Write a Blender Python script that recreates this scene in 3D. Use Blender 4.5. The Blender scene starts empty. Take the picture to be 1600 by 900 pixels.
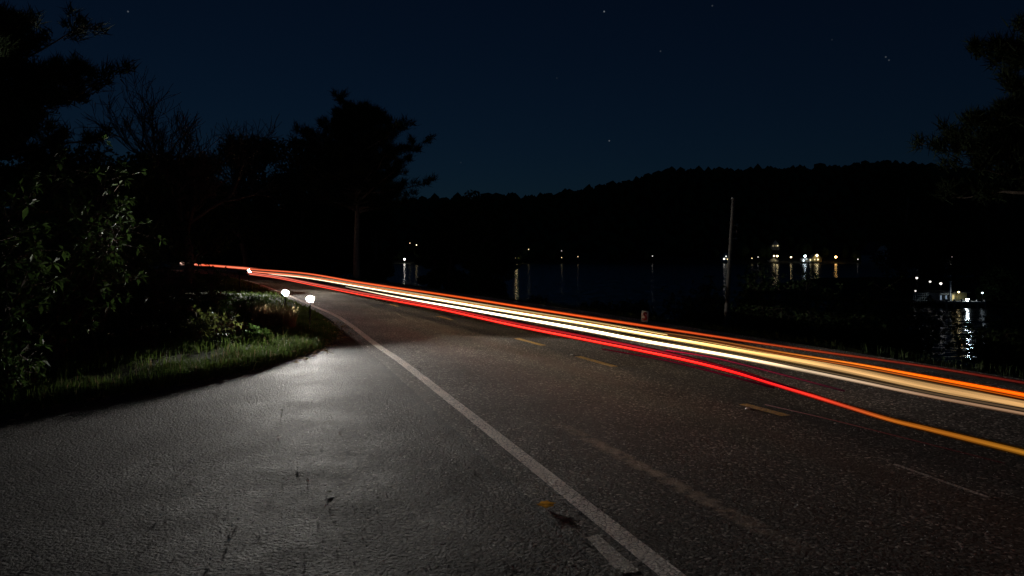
import bpy, math, random
import numpy as np
from mathutils import Vector, Matrix

random.seed(7)
RNG = np.random.default_rng(11)
scene = bpy.context.scene
COL = scene.collection

# ------------------------------------------------------------------ camera
FPX, HCAM, VH = 1156.0, 1.75, 400.0          # focal length in photo pixels, eye height, horizon row
cam_data = bpy.data.cameras.new('camera')
cam_data.sensor_width = 36.0
cam_data.lens = 36.0 * FPX / 1600.0
cam_data.shift_y = -(450.0 - VH) / 1600.0
cam_data.clip_start = 0.05
cam_data.clip_end = 6000.0
cam = bpy.data.objects.new('camera', cam_data)
COL.objects.link(cam)
cam.location = (0, 0, HCAM)
cam.rotation_euler = (math.radians(90), 0, 0)
scene.camera = cam


def at(u, v, Y):
    """world point that lies at depth Y behind photo pixel u, v"""
    return Vector(((u - 800.0) * Y / FPX, Y, HCAM - (v - VH) * Y / FPX))


def gp(u, v, z=0.0):
    """world point on the level z behind photo pixel u, v"""
    return at(u, v, FPX * (HCAM - z) / (v - VH))


# ------------------------------------------------------------------ world: a clear moonlit night sky with a few stars
SKY_STRENGTH = 0.0024
MOON_ELEV, MOON_AZ = math.radians(28), math.radians(150)
world = bpy.data.worlds.new('World')
scene.world = world
world.use_nodes = True
wn, wl = world.node_tree.nodes, world.node_tree.links
wn.clear()
w_out = wn.new('ShaderNodeOutputWorld')
w_bg = wn.new('ShaderNodeBackground')
w_sky = wn.new('ShaderNodeTexSky')
w_sky.sky_type = 'NISHITA'
w_sky.sun_disc = False
w_sky.sun_elevation = MOON_ELEV
w_sky.sun_rotation = MOON_AZ
w_sky.dust_density = 0.4
w_sky.ozone_density = 3.0
w_tint = wn.new('ShaderNodeMix')
w_tint.data_type = 'RGBA'
w_tint.blend_type = 'MULTIPLY'
w_tint.inputs['Factor'].default_value = 1.0
w_tint.inputs['B'].default_value = (0.26, 0.57, .92, 1)
wl.new(w_sky.outputs['Color'], w_tint.inputs['A'])
wl.new(w_tint.outputs['Result'], w_bg.inputs['Color'])
w_bg.inputs['Strength'].default_value = SKY_STRENGTH
# stars: fixed directions on the sky
w_geo = wn.new('ShaderNodeNewGeometry')
STARS = [(944, 18, .5), (200, 18, .25), (952, 220, .28), (1384, 89, .16), (1389, 94, .12), (1113, 9, .10),
         (1032, 80, .09), (1300, 62, .03), (870, 122, .03), (720, 254, .03)]
prev = None
for u, v, mag in STARS:
    d = (at(u, v, 1.0) - cam.location).normalized()
    dp = wn.new('ShaderNodeVectorMath'); dp.operation = 'DOT_PRODUCT'
    wl.new(w_geo.outputs['Incoming'], dp.inputs[0])
    dp.inputs[1].default_value = tuple(-d)
    gt = wn.new('ShaderNodeMapRange')
    gt.inputs['From Min'].default_value = 0.9999993
    gt.inputs['From Max'].default_value = 0.99999995
    gt.inputs['To Max'].default_value = mag * .36
    wl.new(dp.outputs['Value'], gt.inputs['Value'])
    if prev is None:
        prev = gt.outputs['Result']
    else:
        ad = wn.new('ShaderNodeMath'); ad.operation = 'ADD'
        wl.new(prev, ad.inputs[0]); wl.new(gt.outputs['Result'], ad.inputs[1])
        prev = ad.outputs[0]
w_star = wn.new('ShaderNodeBackground')
w_star.inputs['Color'].default_value = (.8, .9, 1, 1)
wl.new(prev, w_star.inputs['Strength'])
w_add = wn.new('ShaderNodeAddShader')
wl.new(w_bg.outputs[0], w_add.inputs[0])
wl.new(w_star.outputs[0], w_add.inputs[1])
wl.new(w_add.outputs[0], w_out.inputs['Surface'])

# ------------------------------------------------------------------ moonlight (the one sun lamp, turned down to night)
moon_data = bpy.data.lights.new('moon_light', 'SUN')
moon_data.energy = 0.0015
moon_data.angle = math.radians(0.5)
moon_data.color = (.8, .88, 1)
moon = bpy.data.objects.new('moon_light', moon_data)
COL.objects.link(moon)
moon.rotation_euler = (math.radians(90) - MOON_ELEV, 0, math.pi - MOON_AZ)

scene.view_settings.view_transform = 'Standard'
scene.view_settings.look = 'None'
scene.view_settings.exposure = 0.0
scene.view_settings.gamma = 1.0
scene.view_settings.use_curve_mapping = False
scene.render.engine = 'CYCLES'
scene.cycles.use_denoising = True
scene.cycles.sample_clamp_indirect = 2.0
scene.cycles.max_bounces = 5
scene.cycles.use_light_tree = True
scene.cycles.caustics_reflective = False
scene.cycles.caustics_refractive = False


# ------------------------------------------------------------------ mesh helpers
class MB:
    def __init__(self):
        self.v, self.f, self.n, self.c = [], [], 0, []

    def add(self, verts, faces, col=None):
        verts = np.asarray(verts, dtype=np.float64).reshape(-1, 3)
        self.v.append(verts)
        if isinstance(faces, np.ndarray):
            self.f.append(faces + self.n)
        else:
            by = {}
            for f in faces:
                by.setdefault(len(f), []).append(f)
            for k, fl in by.items():
                self.f.append(np.asarray(fl, dtype=np.int64) + self.n)
        if col is not None:
            self.c.append(np.broadcast_to(np.asarray(col, dtype=np.float64), (len(verts), 3)))
        self.n += len(verts)
        return self

    def box(self, c, size, rz=0.0, taper=1.0):
        sx, sy, sz = [s / 2 for s in size]
        ca, sa = math.cos(rz), math.sin(rz)
        vs = []
        for z, t in ((-sz, 1.0), (sz, taper)):
            for x, y in ((-sx, -sy), (sx, -sy), (sx, sy), (-sx, sy)):
                x, y = x * t, y * t
                vs.append((c[0] + x * ca - y * sa, c[1] + x * sa + y * ca, c[2] + z))
        return self.add(vs, [(3, 2, 1, 0), (4, 5, 6, 7), (0, 1, 5, 4), (1, 2, 6, 5), (2, 3, 7, 6), (3, 0, 4, 7)])

    def tube(self, pts, radii, sides=8, cap=True, cols=None):
        P = np.asarray([tuple(p) for p in pts], dtype=np.float64)
        n = len(P)
        R = np.broadcast_to(np.asarray(radii, dtype=np.float64), (n,))
        T = np.gradient(P, axis=0)
        T /= np.linalg.norm(T, axis=1, keepdims=True) + 1e-12
        ref = np.where(np.abs(T[:, 2:3]) > .9, np.array([[1., 0, 0]]), np.array([[0, 0, 1.]]))
        A = np.cross(T, ref); A /= np.linalg.norm(A, axis=1, keepdims=True) + 1e-12
        B = np.cross(T, A)
        an = np.arange(sides) * 2 * math.pi / sides
        ring = (A[:, None, :] * np.cos(an)[None, :, None] + B[:, None, :] * np.sin(an)[None, :, None]) * R[:, None, None]
        V = (P[:, None, :] + ring).reshape(-1, 3)
        i = np.arange(n - 1)[:, None] * sides
        j = np.arange(sides)[None, :]
        k = (j + 1) % sides
        F = np.stack([i + j, i + k, i + sides + k, i + sides + j], axis=-1).reshape(-1, 4)
        col = None if cols is None else np.repeat(np.asarray(cols, dtype=np.float64), sides, axis=0)
        self.add(V, F, col)
        if cap and sides > 2:
            base = self.n - n * sides
            self.f.append(np.array([[base + q for q in range(sides)][::-1]]))
            self.f.append(np.array([[base + (n - 1) * sides + q for q in range(sides)]]))
        return self

    def sphere(self, c, r, seg=10, rings=6, sc=(1, 1, 1)):
        vs = [(c[0], c[1], c[2] + r * sc[2])]
        for i in range(1, rings):
            t = math.pi * i / rings
            for j in range(seg):
                a = 2 * math.pi * j / seg
                vs.append((c[0] + r * sc[0] * math.sin(t) * math.cos(a), c[1] + r * sc[1] * math.sin(t) * math.sin(a), c[2] + r * sc[2] * math.cos(t)))
        vs.append((c[0], c[1], c[2] - r * sc[2]))
        fs = [(0, 1 + j, 1 + (j + 1) % seg) for j in range(seg)]
        for i in range(rings - 2):
            b = 1 + i * seg
            for j in range(seg):
                fs.append((b + j, b + seg + j, b + seg + (j + 1) % seg, b + (j + 1) % seg))
        L = len(vs) - 1
        b = 1 + (rings - 2) * seg
        fs += [(L, b + (j + 1) % seg, b + j) for j in range(seg)]
        return self.add(vs, fs)

    def build(self, name, mat, parent=None, smooth=False):
        me = bpy.data.meshes.new(name)
        V = np.concatenate(self.v) if self.v else np.zeros((0, 3))
        me.vertices.add(len(V))
        me.vertices.foreach_set('co', V.astype(np.float32).ravel())
        loops = np.concatenate([f.ravel() for f in self.f])
        sizes = np.concatenate([np.full(len(f), f.shape[1]) for f in self.f])
        starts = np.concatenate([[0], np.cumsum(sizes)[:-1]])
        me.loops.add(len(loops))
        me.loops.foreach_set('vertex_index', loops.astype(np.int32))
        me.polygons.add(len(sizes))
        me.polygons.foreach_set('loop_start', starts.astype(np.int32))
        me.polygons.foreach_set('loop_total', sizes.astype(np.int32))
        if smooth:
            me.polygons.foreach_set('use_smooth', np.ones(len(sizes), dtype=bool))
        me.update(calc_edges=True)
        me.validate()
        if self.c:
            ca = me.attributes.new('glow', 'FLOAT_COLOR', 'POINT')
            C = np.concatenate(self.c)
            ca.data.foreach_set('color', np.concatenate([C, np.ones((len(C), 1))], axis=1).astype(np.float32).ravel())
        me.materials.append(mat)
        o = bpy.data.objects.new(name, me)
        COL.objects.link(o)
        if parent is not None:
            o.parent = parent
        return o


def empty(name, loc=(0, 0, 0), rz=0.0):
    o = bpy.data.objects.new(name, None)
    o.empty_display_size = .2
    COL.objects.link(o)
    o.location = loc
    o.rotation_euler = (0, 0, rz)
    return o


def tag(o, label=None, cat=None, group=None, kind=None):
    if label: o['label'] = label
    if cat: o['category'] = cat
    if group: o['group'] = group
    if kind: o['kind'] = kind
    return o


# ------------------------------------------------------------------ materials
def newmat(name):
    m = bpy.data.materials.new(name)
    m.use_nodes = True
    nt = m.node_tree
    return m, nt.nodes, nt.links, nt.nodes['Principled BSDF']


def rgb(c):
    return (c[0], c[1], c[2], 1)


def noisy(name, c1, c2, scale, rough=.8, bump=0.0, bscale=None, detail=4.0, spec=.4):
    m, n, l, p = newmat(name)
    tc = n.new('ShaderNodeTexCoord')
    nz = n.new('ShaderNodeTexNoise'); nz.inputs['Scale'].default_value = scale; nz.inputs['Detail'].default_value = detail
    l.new(tc.outputs['Object'], nz.inputs['Vector'])
    mr = n.new('ShaderNodeMapRange'); mr.inputs['From Min'].default_value = .3; mr.inputs['From Max'].default_value = .7
    l.new(nz.outputs['Fac'], mr.inputs['Value'])
    mx = n.new('ShaderNodeMix'); mx.data_type = 'RGBA'
    mx.inputs['A'].default_value = rgb(c1); mx.inputs['B'].default_value = rgb(c2)
    l.new(mr.outputs['Result'], mx.inputs['Factor'])
    l.new(mx.outputs['Result'], p.inputs['Base Color'])
    p.inputs['Roughness'].default_value = rough
    p.inputs['Specular IOR Level'].default_value = spec
    if bump:
        nb = n.new('ShaderNodeTexNoise'); nb.inputs['Scale'].default_value = bscale or scale * 4; nb.inputs['Detail'].default_value = 3
        l.new(tc.outputs['Object'], nb.inputs['Vector'])
        b = n.new('ShaderNodeBump'); b.inputs['Strength'].default_value = 1; b.inputs['Distance'].default_value = bump
        l.new(nb.outputs['Fac'], b.inputs['Height'])
        l.new(b.outputs['Normal'], p.inputs['Normal'])
    return m


def emit(name, col, strength):
    m, n, l, p = newmat(name)
    p.inputs['Base Color'].default_value = (.02, .02, .02, 1)
    p.inputs['Emission Color'].default_value = rgb(col)
    p.inputs['Emission Strength'].default_value = strength
    return m


def asphalt(name='asphalt', tone=1.7, lake_lane=4.6):
    m, n, l, p = newmat(name)
    tc = n.new('ShaderNodeTexCoord')
    big = n.new('ShaderNodeTexNoise'); big.inputs['Scale'].default_value = .5; big.inputs['Detail'].default_value = 5
    mid = n.new('ShaderNodeTexNoise'); mid.inputs['Scale'].default_value = 9; mid.inputs['Detail'].default_value = 4
    vo = n.new('ShaderNodeTexVoronoi'); vo.inputs['Scale'].default_value = 48
    fine = n.new('ShaderNodeTexNoise'); fine.inputs['Scale'].default_value = 27; fine.inputs['Detail'].default_value = 5; fine.inputs['Roughness'].default_value = .65
    for t in (big, mid, vo, fine):
        l.new(tc.outputs['Object'], t.inputs['Vector'])
    # aggregate: every stone has its own tone, the binder between stones is darker
    ramp = n.new('ShaderNodeValToRGB')
    e = ramp.color_ramp.elements
    e[0].position = .0; e[0].color = (.034, .032, .030, 1)
    e[1].position = 1; e[1].color = (.34, .33, .31, 1)
    x = e.new(.6); x.color = (.054, .052, .049, 1)
    x = e.new(.9); x.color = (.11, .105, .098, 1)
    sep = n.new('ShaderNodeSeparateColor')
    l.new(vo.outputs['Color'], sep.inputs['Color'])
    l.new(sep.outputs['Red'], ramp.inputs['Fac'])
    patch = n.new('ShaderNodeMix'); patch.data_type = 'RGBA'; patch.blend_type = 'MULTIPLY'
    pr = n.new('ShaderNodeValToRGB')
    pr.color_ramp.elements[0].position = .35; pr.color_ramp.elements[0].color = (.62, .6, .58, 1)
    pr.color_ramp.elements[1].position = .68; pr.color_ramp.elements[1].color = (1.2, 1.17, 1.14, 1)
    l.new(big.outputs['Fac'], pr.inputs['Fac'])
    patch.inputs['Factor'].default_value = 1
    l.new(ramp.outputs['Color'], patch.inputs['A']); l.new(pr.outputs['Color'], patch.inputs['B'])
    # ghost of an old stripe and polished wheel paths, laid out in the lane coordinate
    la = n.new('ShaderNodeAttribute'); la.attribute_name = 'lane'
    cur = patch.outputs['Result']
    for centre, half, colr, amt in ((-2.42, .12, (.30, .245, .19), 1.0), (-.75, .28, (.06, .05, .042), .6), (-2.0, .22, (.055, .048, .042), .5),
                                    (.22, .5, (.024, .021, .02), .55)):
        sb = n.new('ShaderNodeMath'); sb.operation = 'SUBTRACT'; sb.inputs[1].default_value = centre
        l.new(la.outputs['Fac'], sb.inputs[0])
        ab = n.new('ShaderNodeMath'); ab.operation = 'ABSOLUTE'; l.new(sb.outputs[0], ab.inputs[0])
        mr = n.new('ShaderNodeMapRange'); mr.interpolation_type = 'SMOOTHSTEP'
        mr.inputs['From Min'].default_value = half; mr.inputs['From Max'].default_value = half * .25
        mr.inputs['To Min'].default_value = 0; mr.inputs['To Max'].default_value = amt
        l.new(ab.outputs[0], mr.inputs['Value'])
        ml = n.new('ShaderNodeMath'); ml.operation = 'MULTIPLY'
        if half < .2:                                  # the old stripe survives over a few metres only
            sx = n.new('ShaderNodeSeparateXYZ'); l.new(tc.outputs['Object'], sx.inputs[0])
            e1 = n.new('ShaderNodeMapRange'); e1.inputs['From Min'].default_value = 7.9; e1.inputs['From Max'].default_value = 6.6
            l.new(sx.outputs['Y'], e1.inputs['Value'])
            e2 = n.new('ShaderNodeMapRange'); e2.inputs['From Min'].default_value = 4.2; e2.inputs['From Max'].default_value = 5.2
            l.new(sx.outputs['Y'], e2.inputs['Value'])
            m1 = n.new('ShaderNodeMath'); m1.operation = 'MULTIPLY'; l.new(e1.outputs['Result'], m1.inputs[0]); l.new(e2.outputs['Result'], m1.inputs[1])
            m2 = n.new('ShaderNodeMath'); m2.operation = 'MULTIPLY'; l.new(m1.outputs[0], m2.inputs[0]); l.new(mr.outputs['Result'], m2.inputs[1])
            l.new(m2.outputs[0], ml.inputs[0])
        else:
            l.new(mr.outputs['Result'], ml.inputs[0])
        nm = n.new('ShaderNodeMapRange'); nm.inputs['From Min'].default_value = .35; nm.inputs['From Max'].default_value = .62
        l.new((mid if half < .2 else big).outputs['Fac'], nm.inputs['Value']); l.new(nm.outputs['Result'], ml.inputs[1])
        mx = n.new('ShaderNodeMix'); mx.data_type = 'RGBA'
        l.new(ml.outputs[0], mx.inputs['Factor']); l.new(cur, mx.inputs['A']); mx.inputs['B'].default_value = rgb(colr)
        cur = mx.outputs['Result']
    # lake-side lane: a paler surface, lightened further to paint in headlight-beam light
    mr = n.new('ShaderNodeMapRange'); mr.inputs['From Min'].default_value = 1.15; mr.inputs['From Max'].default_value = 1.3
    mr.inputs['To Min'].default_value = tone; mr.inputs['To Max'].default_value = lake_lane  # whole road scaled up too, streak light put into its colour
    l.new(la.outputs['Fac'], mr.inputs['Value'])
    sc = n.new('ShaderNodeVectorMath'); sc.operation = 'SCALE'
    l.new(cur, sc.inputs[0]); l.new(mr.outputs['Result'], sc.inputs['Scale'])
    br = n.new('ShaderNodeVectorMath'); br.operation = 'MULTIPLY'; br.inputs[1].default_value = (1.06, 1.0, .94)  # warm cast of the streak light put into the colour
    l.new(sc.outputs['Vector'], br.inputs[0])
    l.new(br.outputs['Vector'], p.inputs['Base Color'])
    rr = n.new('ShaderNodeMapRange'); rr.inputs['To Min'].default_value = .66; rr.inputs['To Max'].default_value = .9
    damp = n.new('ShaderNodeTexNoise'); damp.inputs['Scale'].default_value = 1.4; damp.inputs['Detail'].default_value = 6; damp.inputs['Roughness'].default_value = .7
    l.new(tc.outputs['Object'], damp.inputs['Vector'])
    rr.inputs['From Min'].default_value = .62; rr.inputs['From Max'].default_value = .38
    rr.inputs['To Min'].default_value = .74; rr.inputs['To Max'].default_value = .84
    l.new(damp.outputs['Fac'], rr.inputs['Value']); l.new(rr.outputs['Result'], p.inputs['Roughness'])
    sp = n.new('ShaderNodeMapRange'); sp.inputs['From Min'].default_value = .4; sp.inputs['From Max'].default_value = .65
    sp.inputs['To Min'].default_value = .10; sp.inputs['To Max'].default_value = .15
    l.new(damp.outputs['Fac'], sp.inputs['Value']); l.new(sp.outputs['Result'], p.inputs['Specular IOR Level'])
    b1 = n.new('ShaderNodeBump'); b1.inputs['Strength'].default_value = 1; b1.inputs['Distance'].default_value = .012; b1.invert = True
    l.new(vo.outputs['Distance'], b1.inputs['Height'])
    b2 = n.new('ShaderNodeBump'); b2.inputs['Strength'].default_value = 1; b2.inputs['Distance'].default_value = .034
    l.new(fine.outputs['Fac'], b2.inputs['Height']); l.new(b1.outputs['Normal'], b2.inputs['Normal'])
    l.new(b2.outputs['Normal'], p.inputs['Normal'])
    return m


def paint(name, c, wear=.5, grime=(.09, .08, .07)):
    """road paint: cracked and worn down to the stones"""
    m, n, l, p = newmat(name)
    tc = n.new('ShaderNodeTexCoord')
    vo = n.new('ShaderNodeTexVoronoi'); vo.feature = 'DISTANCE_TO_EDGE'; vo.inputs['Scale'].default_value = 26
    nz = n.new('ShaderNodeTexNoise'); nz.inputs['Scale'].default_value = 48; nz.inputs['Detail'].default_value = 5; nz.inputs['Roughness'].default_value = .65
    bg = n.new('ShaderNodeTexNoise'); bg.inputs['Scale'].default_value = 1.3; bg.inputs['Detail'].default_value = 3
    warp = n.new('ShaderNodeMix'); warp.data_type = 'RGBA'; warp.inputs['Factor'].default_value = .012
    l.new(tc.outputs['Object'], warp.inputs['A']); l.new(nz.outputs['Color'], warp.inputs['B'])
    l.new(tc.outputs['Object'], nz.inputs['Vector']); l.new(tc.outputs['Object'], bg.inputs['Vector'])
    l.new(warp.outputs['Result'], vo.inputs['Vector'])
    cr = n.new('ShaderNodeMapRange'); cr.inputs['From Min'].default_value = .0; cr.inputs['From Max'].default_value = .13
    l.new(vo.outputs['Distance'], cr.inputs['Value'])
    ch = n.new('ShaderNodeMapRange'); ch.inputs['From Min'].default_value = .30 + .2 * wear; ch.inputs['From Max'].default_value = .36 + .2 * wear
    l.new(nz.outputs['Fac'], ch.inputs['Value'])
    ct = n.new('ShaderNodeMapRange'); ct.inputs['From Min'].default_value = .5; ct.inputs['From Max'].default_value = .75
    l.new(bg.outputs['Fac'], ct.inputs['Value'])
    mx1 = n.new('ShaderNodeMath'); mx1.operation = 'MAXIMUM'
    l.new(cr.outputs['Result'], mx1.inputs[0]); l.new(ct.outputs['Result'], mx1.inputs[1])
    ml = n.new('ShaderNodeMath'); ml.operation = 'MULTIPLY'
    l.new(mx1.outputs[0], ml.inputs[0]); l.new(ch.outputs['Result'], ml.inputs[1])
    tone = n.new('ShaderNodeMix'); tone.data_type = 'RGBA'
    tone.inputs['A'].default_value = rgb([x * .84 for x in c]); tone.inputs['B'].default_value = rgb(c)
    l.new(bg.outputs['Fac'], tone.inputs['Factor'])
    mx = n.new('ShaderNodeMix'); mx.data_type = 'RGBA'
    mx.inputs['A'].default_value = rgb(grime); l.new(tone.outputs['Result'], mx.inputs['B'])
    l.new(ml.outputs[0], mx.inputs['Factor'])
    l.new(mx.outputs['Result'], p.inputs['Base Color'])
    p.inputs['Roughness'].default_value = .6
    b = n.new('ShaderNodeBump'); b.inputs['Strength'].default_value = 1; b.inputs['Distance'].default_value = .006
    l.new(ml.outputs[0], b.inputs['Height'])
    b2 = n.new('ShaderNodeBump'); b2.inputs['Strength'].default_value = 1; b2.inputs['Distance'].default_value = .036
    l.new(nz.outputs['Fac'], b2.inputs['Height']); l.new(b.outputs['Normal'], b2.inputs['Normal'])
    l.new(b2.outputs['Normal'], p.inputs['Normal'])
    return m


def water():
    m, n, l, p = newmat('lake_water')
    p.inputs['Base Color'].default_value = (.003, .006, .010, 1)
    p.inputs['Roughness'].default_value = .16
    p.inputs['IOR'].default_value = 1.33
    tc = n.new('ShaderNodeTexCoord')
    mp = n.new('ShaderNodeMapping'); mp.inputs['Scale'].default_value = (.35, 1.0, 1)
    l.new(tc.outputs['Object'], mp.inputs['Vector'])
    nz = n.new('ShaderNodeTexNoise'); nz.inputs['Scale'].default_value = 1.1; nz.inputs['Detail'].default_value = 4
    l.new(mp.outputs['Vector'], nz.inputs['Vector'])
    sb = n.new('ShaderNodeVectorMath'); sb.operation = 'SUBTRACT'; sb.inputs[1].default_value = (.5, .5, .5)
    l.new(nz.outputs['Color'], sb.inputs[0])
    ml = n.new('ShaderNodeVectorMath'); ml.operation = 'MULTIPLY'; ml.inputs[1].default_value = (.4, 1.6, 0)
    l.new(sb.outputs[0], ml.inputs[0])
    ad = n.new('ShaderNodeVectorMath'); ad.operation = 'ADD'; ad.inputs[1].default_value = (0, 0, 1)
    l.new(ml.outputs[0], ad.inputs[0])
    nm = n.new('ShaderNodeVectorMath'); nm.operation = 'NORMALIZE'; l.new(ad.outputs[0], nm.inputs[0])
    l.new(nm.outputs[0], p.inputs['Normal'])
    return m


def leafmat(name, c1, c2, scale=3.0, rough=.5, spec=.35):
    m, n, l, p = newmat(name)
    tc = n.new('ShaderNodeTexCoord')
    nz = n.new('ShaderNodeTexNoise'); nz.inputs['Scale'].default_value = scale; nz.inputs['Detail'].default_value = 5; nz.inputs['Roughness'].default_value = .7
    l.new(tc.outputs['Object'], nz.inputs['Vector'])
    mr = n.new('ShaderNodeMapRange'); mr.inputs['From Min'].default_value = .32; mr.inputs['From Max'].default_value = .68
    l.new(nz.outputs['Fac'], mr.inputs['Value'])
    mx = n.new('ShaderNodeMix'); mx.data_type = 'RGBA'
    mx.inputs['A'].default_value = rgb(c1); mx.inputs['B'].default_value = rgb(c2)
    l.new(mr.outputs['Result'], mx.inputs['Factor'])
    l.new(mx.outputs['Result'], p.inputs['Base Color'])
    p.inputs['Roughness'].default_value = rough
    p.inputs['Specular IOR Level'].default_value = spec
    return m


def glowmat():
    m, n, l, p = newmat('streak_light')
    a = n.new('ShaderNodeAttribute'); a.attribute_name = 'glow'
    p.inputs['Base Color'].default_value = (0, 0, 0, 1)
    p.inputs['Specular IOR Level'].default_value = 0
    l.new(a.outputs['Color'], p.inputs['Emission Color'])
    p.inputs['Emission Strength'].default_value = 1.0
    return m


M = dict(
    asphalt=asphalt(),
    apron=asphalt('apron_asphalt', .9, .9),
    white_paint=paint('white_road_paint', (.82, .72, .62), .3),
    yellow_paint=paint('yellow_road_paint', (.85, .47, .05), .15, (.07, .05, .03)),
    old_paint=paint('old_tan_paint', (.30, .25, .19), .45),
    soil=noisy('soil_and_grass', (.022, .026, .012), (.05, .055, .022), 2.2, .95, .03, 14, spec=.04),
    far_ground=noisy('woodland_floor', (.012, .014, .008), (.025, .028, .014), .05, 1.0),
    water=water(),
    bark=noisy('bark', (.05, .038, .028), (.14, .11, .085), 6, .9, .02, 22),
    pale_bark=noisy('pale_bark', (.12, .105, .09), (.26, .235, .2), 7, .9, .012, 26),
    needles=leafmat('pine_needles', (.018, .03, .014), (.04, .06, .025), 3.0, .75, .12),
    dark_leaf=leafmat('dark_leaves', (.022, .04, .014), (.05, .08, .025), 3.0, .7, .15),
    green_leaf=leafmat('green_leaves', (.035, .075, .018), (.09, .15, .035), 2.4, .55, .25),
    lime_leaf=leafmat('yellow_green_leaves', (.08, .11, .025), (.17, .19, .05), 2.8, .45, .45),
    grass=leafmat('grass_blades', (.045, .085, .016), (.105, .15, .034), 3.0, .8, .08),
    dry_grass=leafmat('dry_grass', (.16, .11, .05), (.34, .25, .13), 6, .7),
    red_stem=leafmat('russet_leaves', (.12, .05, .03), (.2, .10, .06), 6, .6),
    wood=noisy('weathered_wood', (.14, .13, .12), (.26, .245, .22), 9, .85, .006, 40),
    dark_wood=noisy('dark_weathered_wood', (.07, .065, .06), (.15, .14, .125), 9, .85, .006, 40),
    metal=noisy('galvanised_metal', (.22, .22, .22), (.32, .32, .31), 12, .5),
    dark_metal=noisy('dark_metal', (.02, .02, .02), (.04, .04, .04), 12, .5),
    sign_white=noisy('sign_white', (.72, .7, .68), (.8, .79, .77), 14, .5),
    sign_red=noisy('sign_red', (.55, .04, .04), (.62, .07, .06), 14, .5),
    stone=noisy('loose_stone', (.6, .58, .54), (.85, .83, .78), 60, .14, spec=.6),
    leaf_orange=noisy('orange_leaf', (.72, .30, .03), (.88, .46, .08), 30, .5, .002, 60),
    leaf_brown=noisy('brown_leaf', (.05, .035, .02), (.10, .07, .035), 30, .7),
    siding=noisy('pale_siding', (.5, .5, .48), (.62, .62, .6), 2, .8),
    yellow_siding=noisy('yellow_siding', (.5, .4, .16), (.6, .48, .2), 2, .8),
    roof=noisy('dark_shingles', (.03, .03, .032), (.06, .058, .056), 4, .9),
    deck=noisy('deck_boards', (.16, .15, .13), (.24, .22, .2), 3, .85),
    glow=glowmat(),
)

def see_through(m, amt):
    n, l = m.node_tree.nodes, m.node_tree.links
    p = n['Principled BSDF']; out = n['Material Output']
    tr = n.new('ShaderNodeBsdfTranslucent'); mx = n.new('ShaderNodeMixShader'); mx.inputs[0].default_value = amt
    src = p.inputs['Base Color'].links[0].from_socket
    l.new(src, tr.inputs['Color']); l.new(p.outputs[0], mx.inputs[1]); l.new(tr.outputs[0], mx.inputs[2]); l.new(mx.outputs[0], out.inputs['Surface'])


see_through(M['leaf_orange'], .65)
for q_ in ('green_leaf', 'lime_leaf', 'grass', 'dry_grass'):
    see_through(M[q_], .3)

# ------------------------------------------------------------------ the line of the road
CP = np.array([(20.7, -40), (13.3, -20), (9.6, -10), (5.94, 0), (4.3, 4.4), (2.71, 8.72), (1.17, 12.9), (.08, 15.7), (-2.1, 21.5),
               (-4.3, 26.6), (-9.2, 38), (-14.6, 50), (-21.8, 64), (-31.5, 80), (-56, 113), (-95, 155), (-150, 205)], dtype=float)


def catmull(P, per=10):
    out = []
    n = len(P)
    for i in range(n - 1):
        p0, p1, p2, p3 = P[max(i - 1, 0)], P[i], P[i + 1], P[min(i + 2, n - 1)]
        for k in range(per):
            t = k / per
            out.append(.5 * ((2 * p1) + (-p0 + p2) * t + (2 * p0 - 5 * p1 + 4 * p2 - p3) * t * t + (-p0 + 3 * p1 - 3 * p2 + p3) * t ** 3))
    out.append(P[-1])
    return np.array(out)


CL = catmull(CP)
TAN = np.gradient(CL, axis=0); TAN /= np.linalg.norm(TAN, axis=1, keepdims=True)
NOR = np.stack([TAN[:, 1], -TAN[:, 0]], axis=1)        # points to the right-hand (lake) side
LINE_OFF = np.interp(CL[:, 1], [-40, 4, 9, 14, 20.3, 24.3, 60], [-3.4, -3.38, -3.19, -3.02, -2.84, -2.72, -2.72])
PAVE_L = LINE_OFF - .32
PAVE_R = 4.9


def lateral(x, y):
    """signed distance from the centre line, positive on the lake side"""
    x = np.asarray(x, float); y = np.asarray(y, float)
    sh = x.shape
    q = np.stack([x.ravel(), y.ravel()], 1)
    a, b = CL[:-1], CL[1:]
    ab = b - a
    best = np.full(len(q), 1e9); sign = np.zeros(len(q))
    for i in range(0, len(a)):
        t = np.clip(((q - a[i]) @ ab[i]) / (ab[i] @ ab[i]), 0, 1)
        dv = q - (a[i] + t[:, None] * ab[i])
        d = np.hypot(dv[:, 0], dv[:, 1])
        m = d < best
        best[m] = d[m]
        sign[m] = np.sign(ab[i][1] * dv[m, 0] - ab[i][0] * dv[m, 1])
    return (best * sign).reshape(sh)


def strip(mb, offs_a, offs_b, z, i0=0, i1=None, lane=False):
    i1 = len(CL) if i1 is None else i1
    oa = np.broadcast_to(offs_a, (len(CL),)); ob = np.broadcast_to(offs_b, (len(CL),))
    A = CL + NOR * oa[:, None]; B = CL + NOR * ob[:, None]
    V = np.empty(((i1 - i0) * 2, 3)); V[:, 2] = z
    V[0::2, :2] = A[i0:i1]; V[1::2, :2] = B[i0:i1]
    k = np.arange(i1 - i0 - 1)[:, None] * 2
    F = k + np.array([[0, 1, 3, 2]])
    mb.add(V, F)


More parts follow.
